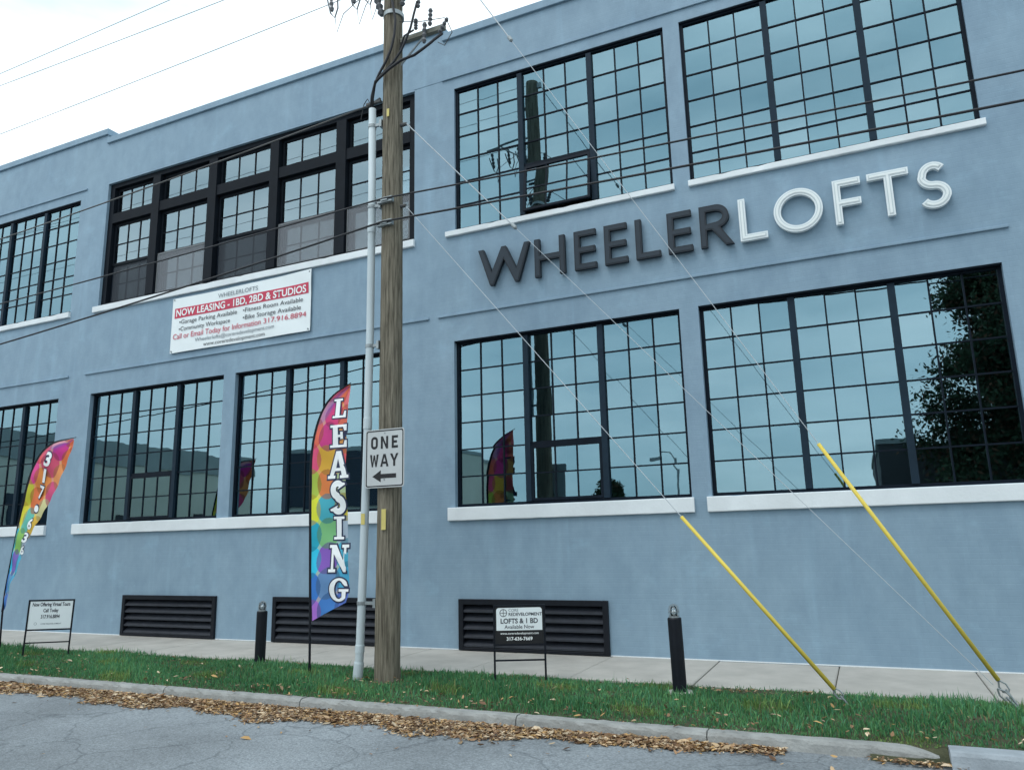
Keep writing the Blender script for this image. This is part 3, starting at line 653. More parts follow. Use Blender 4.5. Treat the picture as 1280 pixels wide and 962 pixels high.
# cutouts hung left of the pole from a small arm
MB().tube([(-6.22,-2.52,9.36),(-5.60,-2.50,9.42),(-5.25,-2.45,9.40)], .022, 8).build('cutout_arm', 'galvanised', up_)
MB().tube([(-5.95,-2.51,9.36),(-5.33,-2.45,8.92)], .014, 6).build('arm_brace', 'galvanised', up_)
for x in (-6.18, -5.80, -5.58):
    insul((x, -2.53, 9.30), (.12, 0, -1), .032, .34, 'cutout'); MB().tube([(x-.06,-2.53,9.22),(x+.03,-2.55,8.92),(x+.09,-2.53,8.84),(x+.14,-2.53,8.98),(x+.12,-2.52,9.16)], .011, 6).build('fuse_holder', 'porcelain', up_)
    MB().tube([(x+.09,-2.53,8.86),(x+.11,-2.5,8.62),(x+.20,-2.48,8.90),(-5.33,-2.47,9.25)], .0055, 6).build('jumper_wire', 'cable', up_)
insul((PX, PY-.15, 10.30), (-.2, 0, 1), .04, .2); insul((PX-.13, PY, 9.95), (-1, 0, .1), .04, .2); insul((PX-.13, PY, 9.24), (-1, 0, .05), .035, .14)
for z in (5.86, 5.545):
    s = MB(); s.box(-5.29, -5.07, -2.585, -2.53, z-.035, z+.035); s.box(-5.23, -5.13, -2.60, -2.55, z-.018, z+.02); s.build('cable_clamp', 'galvanised', up_)
MB().tube([(-5.08,-2.40,6.965),(-4.97,-2.40,6.965)], [.03,.022], 8).build('guy_bracket', 'rope', up_); MB().box(-5.08,-5.00,-2.42,-2.37,10.40,10.50).build('guy_bracket', 'galvanised', up_); MB().tube([(-5.08,-2.40,5.810),(-4.97,-2.40,5.810)], [.03,.022], 8).build('guy_bracket', 'rope', up_)

# ------------------------------------------------------------------ overhead wires
def interp(keys, n=60):
    xs_ = np.linspace(keys[0][0], keys[-1][0], n); return [(x, np.interp(x, [k[0] for k in keys], [k[1] for k in keys]), np.interp(x, [k[0] for k in keys], [k[2] for k in keys])) for x in xs_]
def wire(name, label, pts, r, m, cat='cable', group=None, n=6):
    o = MB().tube(pts, r, n, True).build(name, m, None, smooth=True); tag(o, label, cat, group); return o
def par(x0, z0, x1, z1, sag, y0=-2.58, y1=None, n=40):
    y1 = y0 if y1 is None else y1
    return [(x0+(x1-x0)*t, y0+(y1-y0)*t, z0+(z1-z0)*t-4*sag*t*(1-t)) for t in (i/n for i in range(n+1))]
wire('overhead_cable', 'black telephone cable, the upper one across the facade, clamped to the pole', par(-46, 6.25, -5.19, 5.872, .50, -2.595) + par(-5.17, 5.872, 30, 6.3, .55, -2.595)[1:], .011, 'cable', 'cable')
wire('overhead_cable', 'black telephone cable, the lower one across the facade, clamped to the pole', par(-46, 4.9, -5.19, 5.553, .85, -2.600) + par(-5.17, 5.553, 30, 5.95, .50, -2.600)[1:], .013, 'cable', 'cable')
wire('service_drop', 'thin grey service wire running left from the top of the riser conduit', par(-5.50, 7.36, -46, 7.6, .75, -2.45), .011, 'rope', 'wire')
wire('power_line', 'thin power line highest in the sky left of the pole', par(-5.2, 10.52, -46, 11.05, .31, -2.40), .0055, 'sky_wire', 'wire')
wire('power_line', 'thin power line second from top in the sky left of the pole', par(-5.25, 9.98, -46, 12.0, .38, -2.40), .0055, 'sky_wire', 'wire')
wire('power_line', 'thin power line lowest of three in the sky, just above the parapet', par(-5.3, 9.24, -46, 9.5, .28, -2.40), .0055, 'sky_wire', 'wire')

# ------------------------------------------------------------------ guy wires
def guy(att, anc, label, guard=None, rod=.12, knob=None, r=.0085, m='strand'):
    A, B = Vector(att), Vector(anc)
    g = root('guy_wire', anc, label, 'guy wire')
    at = lambda t: A+(B-A)*t
    end = 1-.028
    if knob:
        MB().tube([at(0), at(knob)], r*.95, 8).build('upper_rod', m, g); d = (B-A).normalized()
        c = at(knob); MB().tube([c-d*.05, c-d*.03, c+d*.03, c+d*.05], [.012, .026, .026, .012], 10).build('strain_insulator', 'galvanised', g)
        MB().tube([at(knob), at(end)], r*.50, 6).build('strand', m, g)
    else: MB().tube([at(0), at(end)], r, 6).build('strand', m, g)
    if guard: MB().tube([at(guard), at((guard+end)/2), at(.978)], [.018, .020, .020], 14).build('guard_tube', 'yellow_guard', g, smooth=True)
    d = (B-A).normalized(); e = at(.982); sd_ = d.cross(Vector((0, 1, 0))).normalized()
    if rod:
        MB().tube([e-d*.05+sd_*.0, e+sd_*.03, e+d*.05+sd_*.028, e+d*.075, e+d*.05-sd_*.028, e-sd_*.03, e-d*.05], .008, 6).build('thimble', 'galvanised', g)
        MB().tube([e+d*.04, B+d*rod], .011, 8).build('anchor_rod', 'galvanised', g)
    return g
ANC2 = (1.062, -1.872, .0)
guy((-5.025, -2.39, 10.455), ANC2, 'tall guy wire with a yellow guard reaching the right-hand anchor in the grass', guard=.768, knob=.25)
guy((-4.985, -2.40, 6.985), (1.05, -1.90, .0), 'thin bare guy wire without a guard ending at the right-hand anchor', rod=.06, knob=.245, r=.0070)
guy((-4.99, -2.40, 5.82), (-.321, -2.154, .0), 'lower guy wire with a yellow guard ending left of the other anchor', guard=.70, r=.0045)

# ------------------------------------------------------------------ one way sign
ow = root('one_way_sign', (-5.12, -2.585, 2.19), 'white rectangular one way sign with a black left arrow, mounted on the wooden pole', 'sign')
def rrect(x0, x1, z0, z1, r, n=5): return arc(x1-r, z0+r, r, r, -90, 0, n) + arc(x1-r, z1-r, r, r, 0, 90, n) + arc(x0+r, z1-r, r, r, 90, 180, n) + arc(x0+r, z0+r, r, r, 180, 270, n)
sx0, sx1, sz0, sz1 = -5.405, -4.855, 2.190, 2.888
MB().prism(rrect(sx0, sx1, sz0, sz1, .035), [], -2.588, -2.584).build('panel', 'sign_white', ow)
MB().prism(rrect(sx0+.012, sx1-.012, sz0+.012, sz1-.012, .028), [rrect(sx0+.026, sx1-.026, sz0+.026, sz1-.026, .02)[::-1]], -2.5895, None).build('border', 'sign_black', ow)
def road_letter(ch, x, z, wd, h, t=.030):
    u = t
    if ch == 'O': o, hs = rrect(0, wd, 0, h, wd*.46), [rrect(u, wd-u, u, h-u, wd*.46-u)[::-1]]
    elif ch == 'N': o, hs = [(0,0),(u,0),(u,h-.055),(wd-u,0),(wd,0),(wd,h),(wd-u,h),(wd-u,.055),(u,h),(0,h)], []
    elif ch == 'E': o, hs = [(0,0),(wd,0),(wd,u),(u,u),(u,h/2-u/2),(wd*.85,h/2-u/2),(wd*.85,h/2+u/2),(u,h/2+u/2),(u,h-u),(wd,h-u),(wd,h),(0,h)], []
    elif ch == 'W': o, hs = [(0,h),(wd*.22,0),(wd*.36,0),(wd*.5,h*.62),(wd*.64,0),(wd*.78,0),(wd,h),(wd-u,h),(wd*.70,h*.30),(wd*.58,h*.95),(wd*.42,h*.95),(wd*.30,h*.30),(u,h)], []
    elif ch == 'A': o, hs = [(0,0),(u*1.05,0),(wd*.29,h*.22),(wd*.71,h*.22),(wd-u*1.05,0),(wd,0),(wd/2+u*.55,h),(wd/2-u*.55,h)], [[(wd*.36,h*.40),(wd/2,h*.76),(wd*.64,h*.40)]]
    else: o, hs = [(wd/2-u/2,0),(wd/2+u/2,0),(wd/2+u/2,h*.42),(wd,h),(wd-u*1.1,h),(wd/2,h*.60),(u*1.1,h),(0,h),(wd/2-u/2,h*.42)], []
    f = lambda l: [(x+p[0], z+p[1]) for p in l]
    MB().prism(f(ccw(o)), [f(ccw(q, False)) for q in hs], -2.5895, None).build('lettering', 'sign_black', ow)
for ch, x, wd in (('O',-5.325,.098),('N',-5.185,.105),('E',-5.030,.088)): road_letter(ch, x, 2.652, wd, .150)
for ch, x, wd in (('W',-5.338,.125),('A',-5.190,.118),('Y',-5.052,.118)): road_letter(ch, x, 2.438, wd, .150)
MB().prism([(-5.30,2.325),(-5.18,2.255),(-5.18,2.300),(-4.965,2.300),(-4.965,2.352),(-5.18,2.352),(-5.18,2.398)], [], -2.5895, None).build('arrow', 'sign_black', ow)
for z in (2.285, 2.84): MB().tube([(-5.13,-2.593,z),(-5.13,-2.588,z)], .009, 8).build('bolt', 'galvanised', ow)
part('backing_bracket', 'galvanised', ow, (-5.20, -5.06, -2.584, -2.545, 2.30, 2.34), (-5.20, -5.06, -2.584, -2.54, 2.76, 2.80))

# ------------------------------------------------------------------ feather flags
def lerp_curve(pts, t):
    d = [0]
    for i in range(1, len(pts)): d.append(d[-1]+math.dist(pts[i], pts[i-1]))
    return tuple(np.interp(t*d[-1], d, [p[k] for p in pts]) for k in range(len(pts[0])))
def smooth_curve(pts, it=2):
    for _ in range(it):
        q = [pts[0]]
        for i in range(len(pts)-1):
            a, b_ = np.array(pts[i]), np.array(pts[i+1]); q += [tuple(a*.75+b_*.25), tuple(a*.25+b_*.75)]
        pts = q + [pts[-1]]
    return pts
def rainbow(v):
    ks = [0, .07, .14, .24, .33, .42, .50, .60, .70, .80, .90, 1.0]
    cs = np.array([(.02,.18,.55),(.05,.20,.55),(.20,.10,.45),(.02,.36,.50),(.03,.36,.56),(.22,.50,.10),(.62,.56,.04),(.72,.20,.06),(.72,.09,.05),(.55,.03,.25),(.60,.10,.10),(.70,.14,.03)])
    return np.stack([np.interp(v, ks, cs[:, i]) for i in range(3)], -1)
def flag_colors(s, t, wid, length):
    """print: square lattice of overlapping discs, darker lenses where they cross and pale stars between them"""
    X = s*wid; Z = t*length; p = .30; rr = .187
    star = rainbow(np.clip(t+.04, 0, 1))*.75 + np.array((.34, .30, .10))
    hue = [(.85,.03,.32),(.90,.20,.03),(.85,.60,.03),(.10,.50,.10),(.02,.45,.68),(.20,.07,.60)]
    acc = np.zeros(X.shape+(3,)); cnt = np.zeros(X.shape)
    for j in range(-1, int(length/p)+2):
        for i in range(-1, 3):
            cx = .0+i*p; cz = j*p+.05; m = (np.hypot(X-cx, Z-cz) < rr).astype(float)
            f = min(max(cz/length + .08*(-1)**(i+j), 0), 1); h = np.array(hue[(i*2+j*5) % 6])
            acc += m[..., None]*(rainbow(np.array(f))*1.05 + h*(.40 if (i*3+j*2) % 4 == 0 else .05)); cnt += m
    c = np.where(cnt[..., None] > 0, acc/np.maximum(cnt, 1)[..., None], star)
    c = np.where(cnt[..., None] > 1, c*.66, c)
    d = np.clip((.20-np.abs(s-.22-(t-.86)*1.1))/.20, 0, 1)*np.clip((t-.74)/.12, 0, 1)
    c = c*(1-d[..., None]*.5) + np.array((.08, .05, .45))*d[..., None]*.5
    return np.clip(c*1.08, .008, .85)
def feather(base, polepts, left, right_, y0, y, label, letters, rip=.02):
    k_ = (y+10.16775)/(y0+10.16775)
    mv = lambda x, z: (x*k_, 1.55+(z-1.55)*k_)
    polepts = [(mv(a, c)[0], mv(a, c)[1]) if i else (mv(a, 0)[0], -.05) for i, (a, c) in enumerate(polepts)]
    left = [mv(*p) for p in left]; right_ = [mv(*p) for p in right_]; base = (base[0]*k_, y, 0)
    fo = root('feather_flag', base, label, 'flag', 'feather flags in the verge')
    ripf = lambda x, z: y - rip*math.sin(z*3.1+x*2.2) - rip*.6*math.sin(z*7.3-x*5.0) - rip*.28*math.sin(z*16.0+x*11.0)
    pp = smooth_curve([(a, y+.004, c) for a, c in polepts])
    MB().tube(pp, [.016-.010*i/(len(pp)-1) for i in range(len(pp))], 8).build('pole', 'black_metal', fo, smooth=True)
    nt_, ns = 420, 90; V = np.zeros((nt_+1, ns+1, 3)); lc, rc = smooth_curve(left), smooth_curve(right_)
    S, T = np.meshgrid(np.linspace(0, 1, ns+1), np.linspace(0, 1, nt_+1))
    for j in range(nt_+1):
        a, c = np.array(lerp_curve(lc, j/nt_)), np.array(lerp_curve(rc, j/nt_))
        for i in range(ns+1):
            q = a+(c-a)*i/ns; V[j, i] = (q[0], ripf(q[0], q[1])*1.0 if i else y, q[1])
            V[j, i, 1] = y + (ripf(q[0], q[1])-y)*min(1, i/18)
    wid = .62; ln = V[:, 0, 2].max()-V[:, 0, 2].min()
    C = flag_colors(S, T, wid, ln).reshape(-1, 3); hem = (S.reshape(-1) < .055); C[hem] = (.012, .014, .02)
    idx = np.arange((nt_+1)*(ns+1)).reshape(nt_+1, ns+1); Fq = np.stack([idx[:-1, :-1], idx[:-1, 1:], idx[1:, 1:], idx[1:, :-1]], -1).reshape(-1, 4)
    link('sail', from_arrays('sail', V.reshape(-1, 3)-np.array(base), Fq, C, 'flag_print'), None, fo, True)
    letters(fo, ripf, mv)
    MB().tube([(base[0], y, -.1), (base[0], y, .12)], [.012, .018], 8).build('ground_spike', 'black_metal', fo)
    return fo
def serif(ch, wd, t):
    """bold slab capital, height 1"""
    q, sr = .11, t*.55
    if ch == 'L': return [(0,0),(wd,0),(wd,.34),(wd-q,.34),(wd-q-.06,q),(t+sr,q),(t+sr,1-q),(t+2*sr,1-q),(t+2*sr,1),(0,1),(0,1-q),(sr,1-q),(sr,q),(0,q)], []
    if ch == 'E': return [(0,0),(wd,0),(wd,.30),(wd-q,.30),(wd-q-.06,q),(t+sr,q),(t+sr,.45),(wd*.62,.45),(wd*.62,.36),(wd*.78,.36),(wd*.78,.68),(wd*.62,.68),(wd*.62,.56),(t+sr,.56),(t+sr,1-q),(wd-q-.06,1-q),(wd-q,.72),(wd,.72),(wd,1),(0,1),(0,1-q),(sr,1-q),(sr,q),(0,q)], []
    if ch == 'I': return [(0,0),(wd,0),(wd,q),(wd/2+t/2,q),(wd/2+t/2,1-q),(wd,1-q),(wd,1),(0,1),(0,1-q),(wd/2-t/2,1-q),(wd/2-t/2,q),(0,q)], []
    if ch == 'A':
        c = wd/2
        return [(0,0),(wd*.36,0),(wd*.36,q),(wd*.27,q),(wd*.33,.27),(wd*.62,.27),(wd*.67,q),(wd*.58,q),(wd*.58,0),(wd,0),(wd,q),(wd*.91,q),(c+t*.42,1),(c-t*.42,1),(wd*.09,q),(0,q)], [[(wd*.385,.38),(c-.02,.72),(wd*.585,.38)]]
    if ch == 'N': return [(0,0),(wd*.34,0),(wd*.34,q),(wd*.24,q),(wd*.24,.66),(wd*.74,0),(wd*.86,0),(wd*.86,1-q),(wd,1-q),(wd,1),(wd*.64,1),(wd*.64,1-q),(wd*.74,1-q),(wd*.74,.42),(wd*.34,1),(0,1),(0,1-q),(wd*.12,1-q),(wd*.12,q),(0,q)], []
    if ch == 'S':
        ru = .215; hv = []
        c = arc(wd/2, .785-.02, wd/2-t/2, ru, 25, 180, 12)+arc(wd/2, .765, wd/2-t/2, ru, 192, 258, 6)+arc(wd/2, .235, wd/2-t/2, ru, 82, -10, 8)+arc(wd/2, .235, wd/2-t/2, ru, -18, -160, 12)
        N = len(c); return sweep(c, [t*(.62 if i < 2 or i > N-3 else .34+.16*math.sin(math.pi*i/(N-1))) for i in range(N)]), []
    if ch == 'G':
        o = arc(wd*.5, .5, wd*.5, .5, 42, 318, 26); i_ = arc(wd*.5, .5, wd*.5-t, .5-q, 320, 44, 26)
        return o + [(wd*.87,.16),(wd*.87,.42),(wd*1.0,.42),(wd*1.0,.53),(wd*.50,.53),(wd*.50,.42),(wd*.66,.42),(wd*.66,.14)] + i_[1:] + [(wd*.80,.66),(wd*.94,.66)], []
def leasing_letters(fo, ripf, mv):
    for ch, w_, za, zb in (('L',.20,3.25,3.52),('E',.245,2.84,3.15),('A',.33,2.42,2.79),('S',.235,1.97,2.36),('I',.155,1.61,1.91),('N',.29,1.185,1.54),('G',.275,.81,1.11)):
        w_ *= 1.08; h = zb-za; xc = {'L':-6.435,'E':-6.435,'A':-6.43,'S':-6.43,'I':-6.42,'N':-6.40,'G':-6.385}[ch]
        o, hs = serif(ch, w_/h, .26 if ch not in 'AN' else .24); o = ccw(o); hs = [ccw(q, False) for q in hs]
        tilt = 0
        P = lambda l: [(xc-w_/2+p[0]*h, za+p[1]*h) for p in l]
        fn = lambda p: (mv(p[0], p[2])[0], ripf(*mv(p[0], p[2]))+p[1], mv(p[0], p[2])[1])
        MB().prism(P(inset(o, -.062)), [], -.004, None).build('letter_outline', 'print_navy', fo, fn=fn)
        MB().prism(P(o), [P(q) for q in hs], -.008, None).build('letter', 'print_white', fo, fn=fn)
def phone_letters(fo, ripf, mv):
    for ch, h, x, z in (('3',.23,-12.62,2.97),('1',.22,-12.72,2.70),('7',.21,-12.81,2.43),('\u2022',.26,-12.90,2.13),('6',.17,-12.985,1.92),('3',.155,-13.06,1.70),('6',.14,-13.11,1.50)):
        fn = lambda p: (mv(p[0], p[2])[0], ripf(*mv(p[0], p[2]))+p[1], mv(p[0], p[2])[1])
        rt = lambda p, x=x, z=z, h=h: (x+(p[0]-x)*.96+(p[2]-z-h/2)*.27, p[1], z+h/2-(p[0]-x)*.27+(p[2]-z-h/2)*.96)
        fn = lambda p, rt=rt: (mv(rt(p)[0], rt(p)[2])[0], ripf(*mv(rt(p)[0], rt(p)[2]))+p[1], mv(rt(p)[0], rt(p)[2])[1])
        kk = {'\u2022': h*.55, '1': h*.26}.get(ch, h*.60)
        for bo, yy, mm in ((.10, -.004, 'print_navy'), (.035, -.008, 'print_white')):
            text('letter_outline' if bo > .05 else 'letter', ch, h, x, z, yy, mm, fo, kk*(1+bo*1.6), 'C', bo, fn=fn)
mat('print_navy', (.022, .03, .075), .6, .05, 4)
feather((-6.835, -1.75, 0), [(-6.835,-.05),(-6.85,.5),(-6.885,1.34),(-6.925,2.42),(-6.915,2.90),(-6.80,3.32),(-6.60,3.58),(-6.265,3.725)],
        [(-6.842,.545),(-6.888,1.34),(-6.925,2.42),(-6.910,2.88),(-6.795,3.31),(-6.60,3.575),(-6.30,3.705)],
        [(-6.27,.80),(-6.225,.92),(-6.255,1.335),(-6.295,1.96),(-6.317,2.82),(-6.30,3.45),(-6.295,3.70)], -1.75, -2.40,
        'upright rainbow feather flag spelling a word down its sail, beside the utility pole', leasing_letters, .018)
feather((-13.46, -1.62, 0), [(-13.46,-.05),(-13.50,.73),(-13.44,1.2),(-13.31,2.07),(-13.19,2.76),(-12.99,3.16),(-12.665,3.39),(-12.03,3.42)],
        [(-13.52,.55),(-13.47,.95),(-13.43,1.2),(-13.30,2.07),(-13.18,2.76),(-12.98,3.15),(-12.665,3.38),(-12.08,3.405)],
        [(-13.42,.66),(-13.36,.98),(-13.17,1.20),(-13.13,1.45),(-12.96,1.86),(-12.69,2.19),(-12.34,2.58),(-12.20,2.95),(-12.07,3.36)], -1.62, -1.95,
        'wind-bent rainbow feather flag with a phone number at the far left', phone_letters, .03)

# ------------------------------------------------------------------ yard signs
def yard_sign(pa, pb, label, kind, lean=0.0):
    a, c = Vector((pa[0], pa[1], 0)), Vector((pb[0], pb[1], 0)); wd = (c-a).length; rz = math.atan2(c.y-a.y, c.x-a.x)
    y = root('yard_sign', a, label, 'yard sign', 'yard signs in the verge', rz); ORIG[y.name] = Vector((0, 0, 0)); y.rotation_euler = (0, R(lean), rz)
    r = .011; zt, zm, zl = (.83, .40, .235) if kind == 2 else (.825, .385, .20)
    f = MB()
    f.box(-r, r, -r, r, -.12, zt); f.box(wd-r, wd+r, -r, r, -.12, zt)
    f.box(r, wd-r, -r, r, zt-2*r, zt); f.box(r, wd-r, -r, r, zm-r, zm+r); f.box(r, wd-r, -r*.8, r*.8, zl-r*.8, zl+r*.8)
    f.build('frame', 'black_metal', y, local=True)
    px0, px1 = r+.002, wd-r-.002; cx = wd/2
    L_ = dict(local=True)
    if kind == 2:
        MB().prism([(px0, zm+r+.001), (px1, zm+r+.001), (px1, zt-2*r-.002), (px0, zt-2*r-.002)], [], -.006, .006).build('panel', 'sign_black', y, local=True)
        o = [(px0+.012, .555), (px1-.012, .555)] + arc(px1-.042, zt-.060, .03, .03, 0, 90, 5) + arc(px0+.042, zt-.060, .03, .03, 90, 180, 5)
        MB().prism(o, [], -.0075, None).build('white_field', 'vinyl', y, local=True)
        b = MB(); c0 = (.105, .745); ring = arc(*c0, .042, .042, 0, 360, 28)[:-1]
        b.prism(ring, [arc(*c0, .035, .035, 360, 0, 28)[:-1]], -.009, None); b.add([(c0[0]-.035,-.009,c0[1]-.003),(c0[0]+.035,-.009,c0[1]-.003),(c0[0]+.035,-.009,c0[1]+.003),(c0[0]-.035,-.009,c0[1]+.003)],[(0,1,2,3)])
        b.add([(c0[0]-.003,-.0095,c0[1]-.035),(c0[0]+.003,-.0095,c0[1]-.035),(c0[0]+.003,-.0095,c0[1]+.035),(c0[0]-.003,-.0095,c0[1]+.035)],[(0,1,2,3)]).build('emblem', 'print_dark', y, local=True)
        text('lettering', 'CORE', .032, .165, .757, -.009, 'print_grey', y, .11, 'L', .0, **L_); text('lettering', 'REDEVELOPMENT', .034, .165, .712, -.009, 'print_dark', y, .375, 'L', .02, **L_)
        text('lettering', 'LOFTS & 1 BD', .052, cx, .632, -.009, 'print_dark', y, .42, 'C', .03, **L_); text('lettering', 'Available Now', .040, cx, .574, -.009, 'print_dark', y, .335, 'C', .01, **L_)
        text('lettering', 'www.coreredevelopment.com', .024, cx, .512, -.0085, 'print_white', y, .43, 'C', .01, **L_); text('lettering', '317-636-7669', .036, cx, .448, -.0085, 'print_white', y, .29, 'C', .025, **L_)
    else:
        MB().prism([(px0, zm+r+.001), (px1, zm+r+.001), (px1, zt-2*r-.002), (px0, zt-2*r-.002)], [], -.006, .006).build('panel', 'vinyl', y, local=True)
        text('lettering', 'Now Offering Virtual Tours', .052, cx, .730, -.008, 'print_dark', y, wd*.84, 'C', .03, **L_); text('lettering', 'Call Today', .050, cx, .642, -.008, 'print_dark', y, wd*.34, 'C', .03, **L_)
        text('lettering', '317.916.8894', .050, cx, .552, -.008, 'print_dark', y, wd*.42, 'C', .03, **L_); text('lettering', 'CORE REDEVELOPMENT', .020, cx+.02, .462, -.008, 'print_grey', y, wd*.46, 'C', .01, **L_)
        MB().prism(arc(cx-.185, .475, .020, .020, 0, 360, 20)[:-1], [arc(cx-.185, .475, .016, .016, 360, 0, 20)[:-1]], -.008, None).build('emblem', 'print_grey', y, local=True)
    return y
yard_sign((-3.923, -2.16), (-3.406, -1.93), 'black and white yard sign on a black frame in front of the rightmost wall vent', 2)
yard_sign((-11.646, -2.416), (-11.251, -1.974), 'plain white yard sign on a black frame near the leaning flag', 1, 1.5)

# ------------------------------------------------------------------ bollard lights
def bollard(x, y, z, h, label, lean=(0, 0)):
    bo = root('bollard_light', (x, y, z), label, 'bollard', 'bollard lights in the verge'); ORIG[bo.name] = Vector((0, 0, 0)); bo.rotation_euler = (lean[0], lean[1], .2)
    MB().lathe((0, 0, 0), [(.066, -.03), (.071, .0), (.071, h-.012), (.066, h-.003), (.0655, h)], 20).build('post', 'black_metal', bo, local=True, smooth=False)
    MB().lathe((0, 0, 0), [(.15, -.08), (.15, -.012), (.135, .004)], 20).build('footing', 'concrete', bo, local=True)
    MB().lathe((0, 0, h), [(.052, 0), (.052, .014), (.040, .018)], 18).build('lamp_base', 'galvanised', bo, local=True)
    MB().lathe((0, 0, h), [(.036, .018), (.041, .04), (.041, .08), (.034, .102), (.014, .115)], 18).build('globe', 'jar_glass', bo, local=True, smooth=True)
    MB().lathe((0, 0, h), [(.012, .019), (.020, .045), (.021, .062), (.010, .078)], 12).build('lamp', 'print_white', bo, local=True, smooth=True)
    cg = MB()
    for k in range(4):
        a = k*math.pi/4; ca, sa = math.cos(a), math.sin(a)
        cg.tube([(ca*.050, sa*.050, h+.015), (ca*.052, sa*.052, h+.07), (ca*.040, sa*.040, h+.115), (0, 0, h+.135), (-ca*.040, -sa*.040, h+.115), (-ca*.052, -sa*.052, h+.07), (-ca*.050, -sa*.050, h+.015)], .0035, 5)
    cg.tube([(.0525*math.cos(2*math.pi*k/16), .0525*math.sin(2*math.pi*k/16), h+.06) for k in range(17)], .0035, 5)
    cg.build('lamp_cage', 'galvanised', bo, local=True)
    return bo
bollard(-1.893, -2.03, .0, .725, 'black bollard light with a clear caged lamp, right of the vents', (0, R(-1.0)))
bollard(-7.637, -1.80, .0, .675, 'black bollard light with a clear caged lamp, between the two left vents', (0, R(.6)))

# ------------------------------------------------------------------ grass and fallen leaves
def grass():
    n = 150000
    x = rng.uniform(-20, 5.5, n); y = rng.uniform(-3.43, -1.60, n)
    dens = .62 + .38*np.sin(x*2.1+y*3.3)*np.sin(x*.7-y*4.1) + .25*np.sin(x*6.3+1.0)*np.sin(y*7.7)
    bare = np.exp(-((x-.75)/.22)**2-((y+2.55)/.14)**2) + .85*np.exp(-((x+1.25)/.55)**2-((y+1.78)/.13)**2) + .9*np.exp(-((x+5.19)/.25)**2-((y+2.52)/.16)**2) + .7*np.exp(-((x+.25)/.22)**2-((y+2.75)/.12)**2)
    near = np.clip((x+20)/8, .25, 1)
    keep = rng.random(n) < np.clip((.55+.45*dens)*(1-bare)*near, .02, 1)
    keep &= ~(np.hypot(x+1.893, y+2.03) < .15) & ~(np.hypot(x-PX, y-PY) < .16)
    x, y = x[keep], y[keep]; n = len(x)
    short = 1-.62*np.exp(-((x+1.25)/.75)**2-((y+1.82)/.22)**2); edge = np.clip(np.minimum((y+3.43)/.15, 1), .45, 1)
    h = rng.gamma(7, .0095, n)*edge*short*(.75+.35*np.sin(x*1.3)*np.sin(y*2.7+x)) ; h = np.clip(h, .02, .17)
    tall = rng.random(n) < .012; h[tall] *= 1.5; tuft = np.sin(x*5.3+y*2.2)*np.sin(y*6.1-x*1.7)*np.sin(x*1.9+.6) > .62; h[tuft] *= 1.45; low = np.sin(x*3.7-y*4.4)*np.sin(y*3.1+x*1.1) > .6; h[low] *= .62
    w_ = rng.uniform(.0028, .0065, n); a = rng.uniform(0, 2*np.pi, n); lean = rng.normal(0, .45, n); la = rng.uniform(0, 2*np.pi, n)
    dx, dy = np.cos(a)*w_, np.sin(a)*w_; lx, ly = np.cos(la)*lean*h, np.sin(la)*lean*h
    z0 = vz(x, y)-.004
    P0 = np.stack([x-dx, y-dy, z0], 1); P1 = np.stack([x+dx, y+dy, z0], 1)
    P2 = np.stack([x-dx*.75+lx*.35, y-dy*.75+ly*.35, z0+h*.55], 1); P3 = np.stack([x+dx*.75+lx*.35, y+dy*.75+ly*.35, z0+h*.55], 1)
    P4 = np.stack([x+lx, y+ly, z0+h*np.clip(1-.35*np.abs(lean), .4, 1)], 1)
    V = np.stack([P0, P1, P2, P3, P4], 1).reshape(-1, 3); k = np.arange(n)*5
    F = np.concatenate([np.stack([k, k+1, k+3], 1), np.stack([k, k+3, k+2], 1), np.stack([k+2, k+3, k+4], 1)])
    g0 = np.array((.036, .145, .050)); g1 = np.array((.155, .370, .145)); t = rng.random(n)[:, None]*.7 + .3*(.5+.5*np.sin(x*1.7+y*2.9))[:, None]
    c = g0+(g1-g0)*t; yel = (.5+.5*np.sin(x*2.9+1.3)*np.sin(y*5.1+x*.8)) > .86; c[yel] = c[yel]*np.array((1.7, 1.05, .8)); dry = rng.random(n) < .05; c[dry] = (.24, .20, .09); blu = rng.random(n) < .3; c[blu] *= (.8, .95, 1.25)
    C = np.repeat(c, 5, 0)
    o = link('grass', from_arrays('grass', V, F, C, 'grass_blades'), None); tag(o, 'short green grass along the kerb strip', 'grass', kind='stuff')
grass()
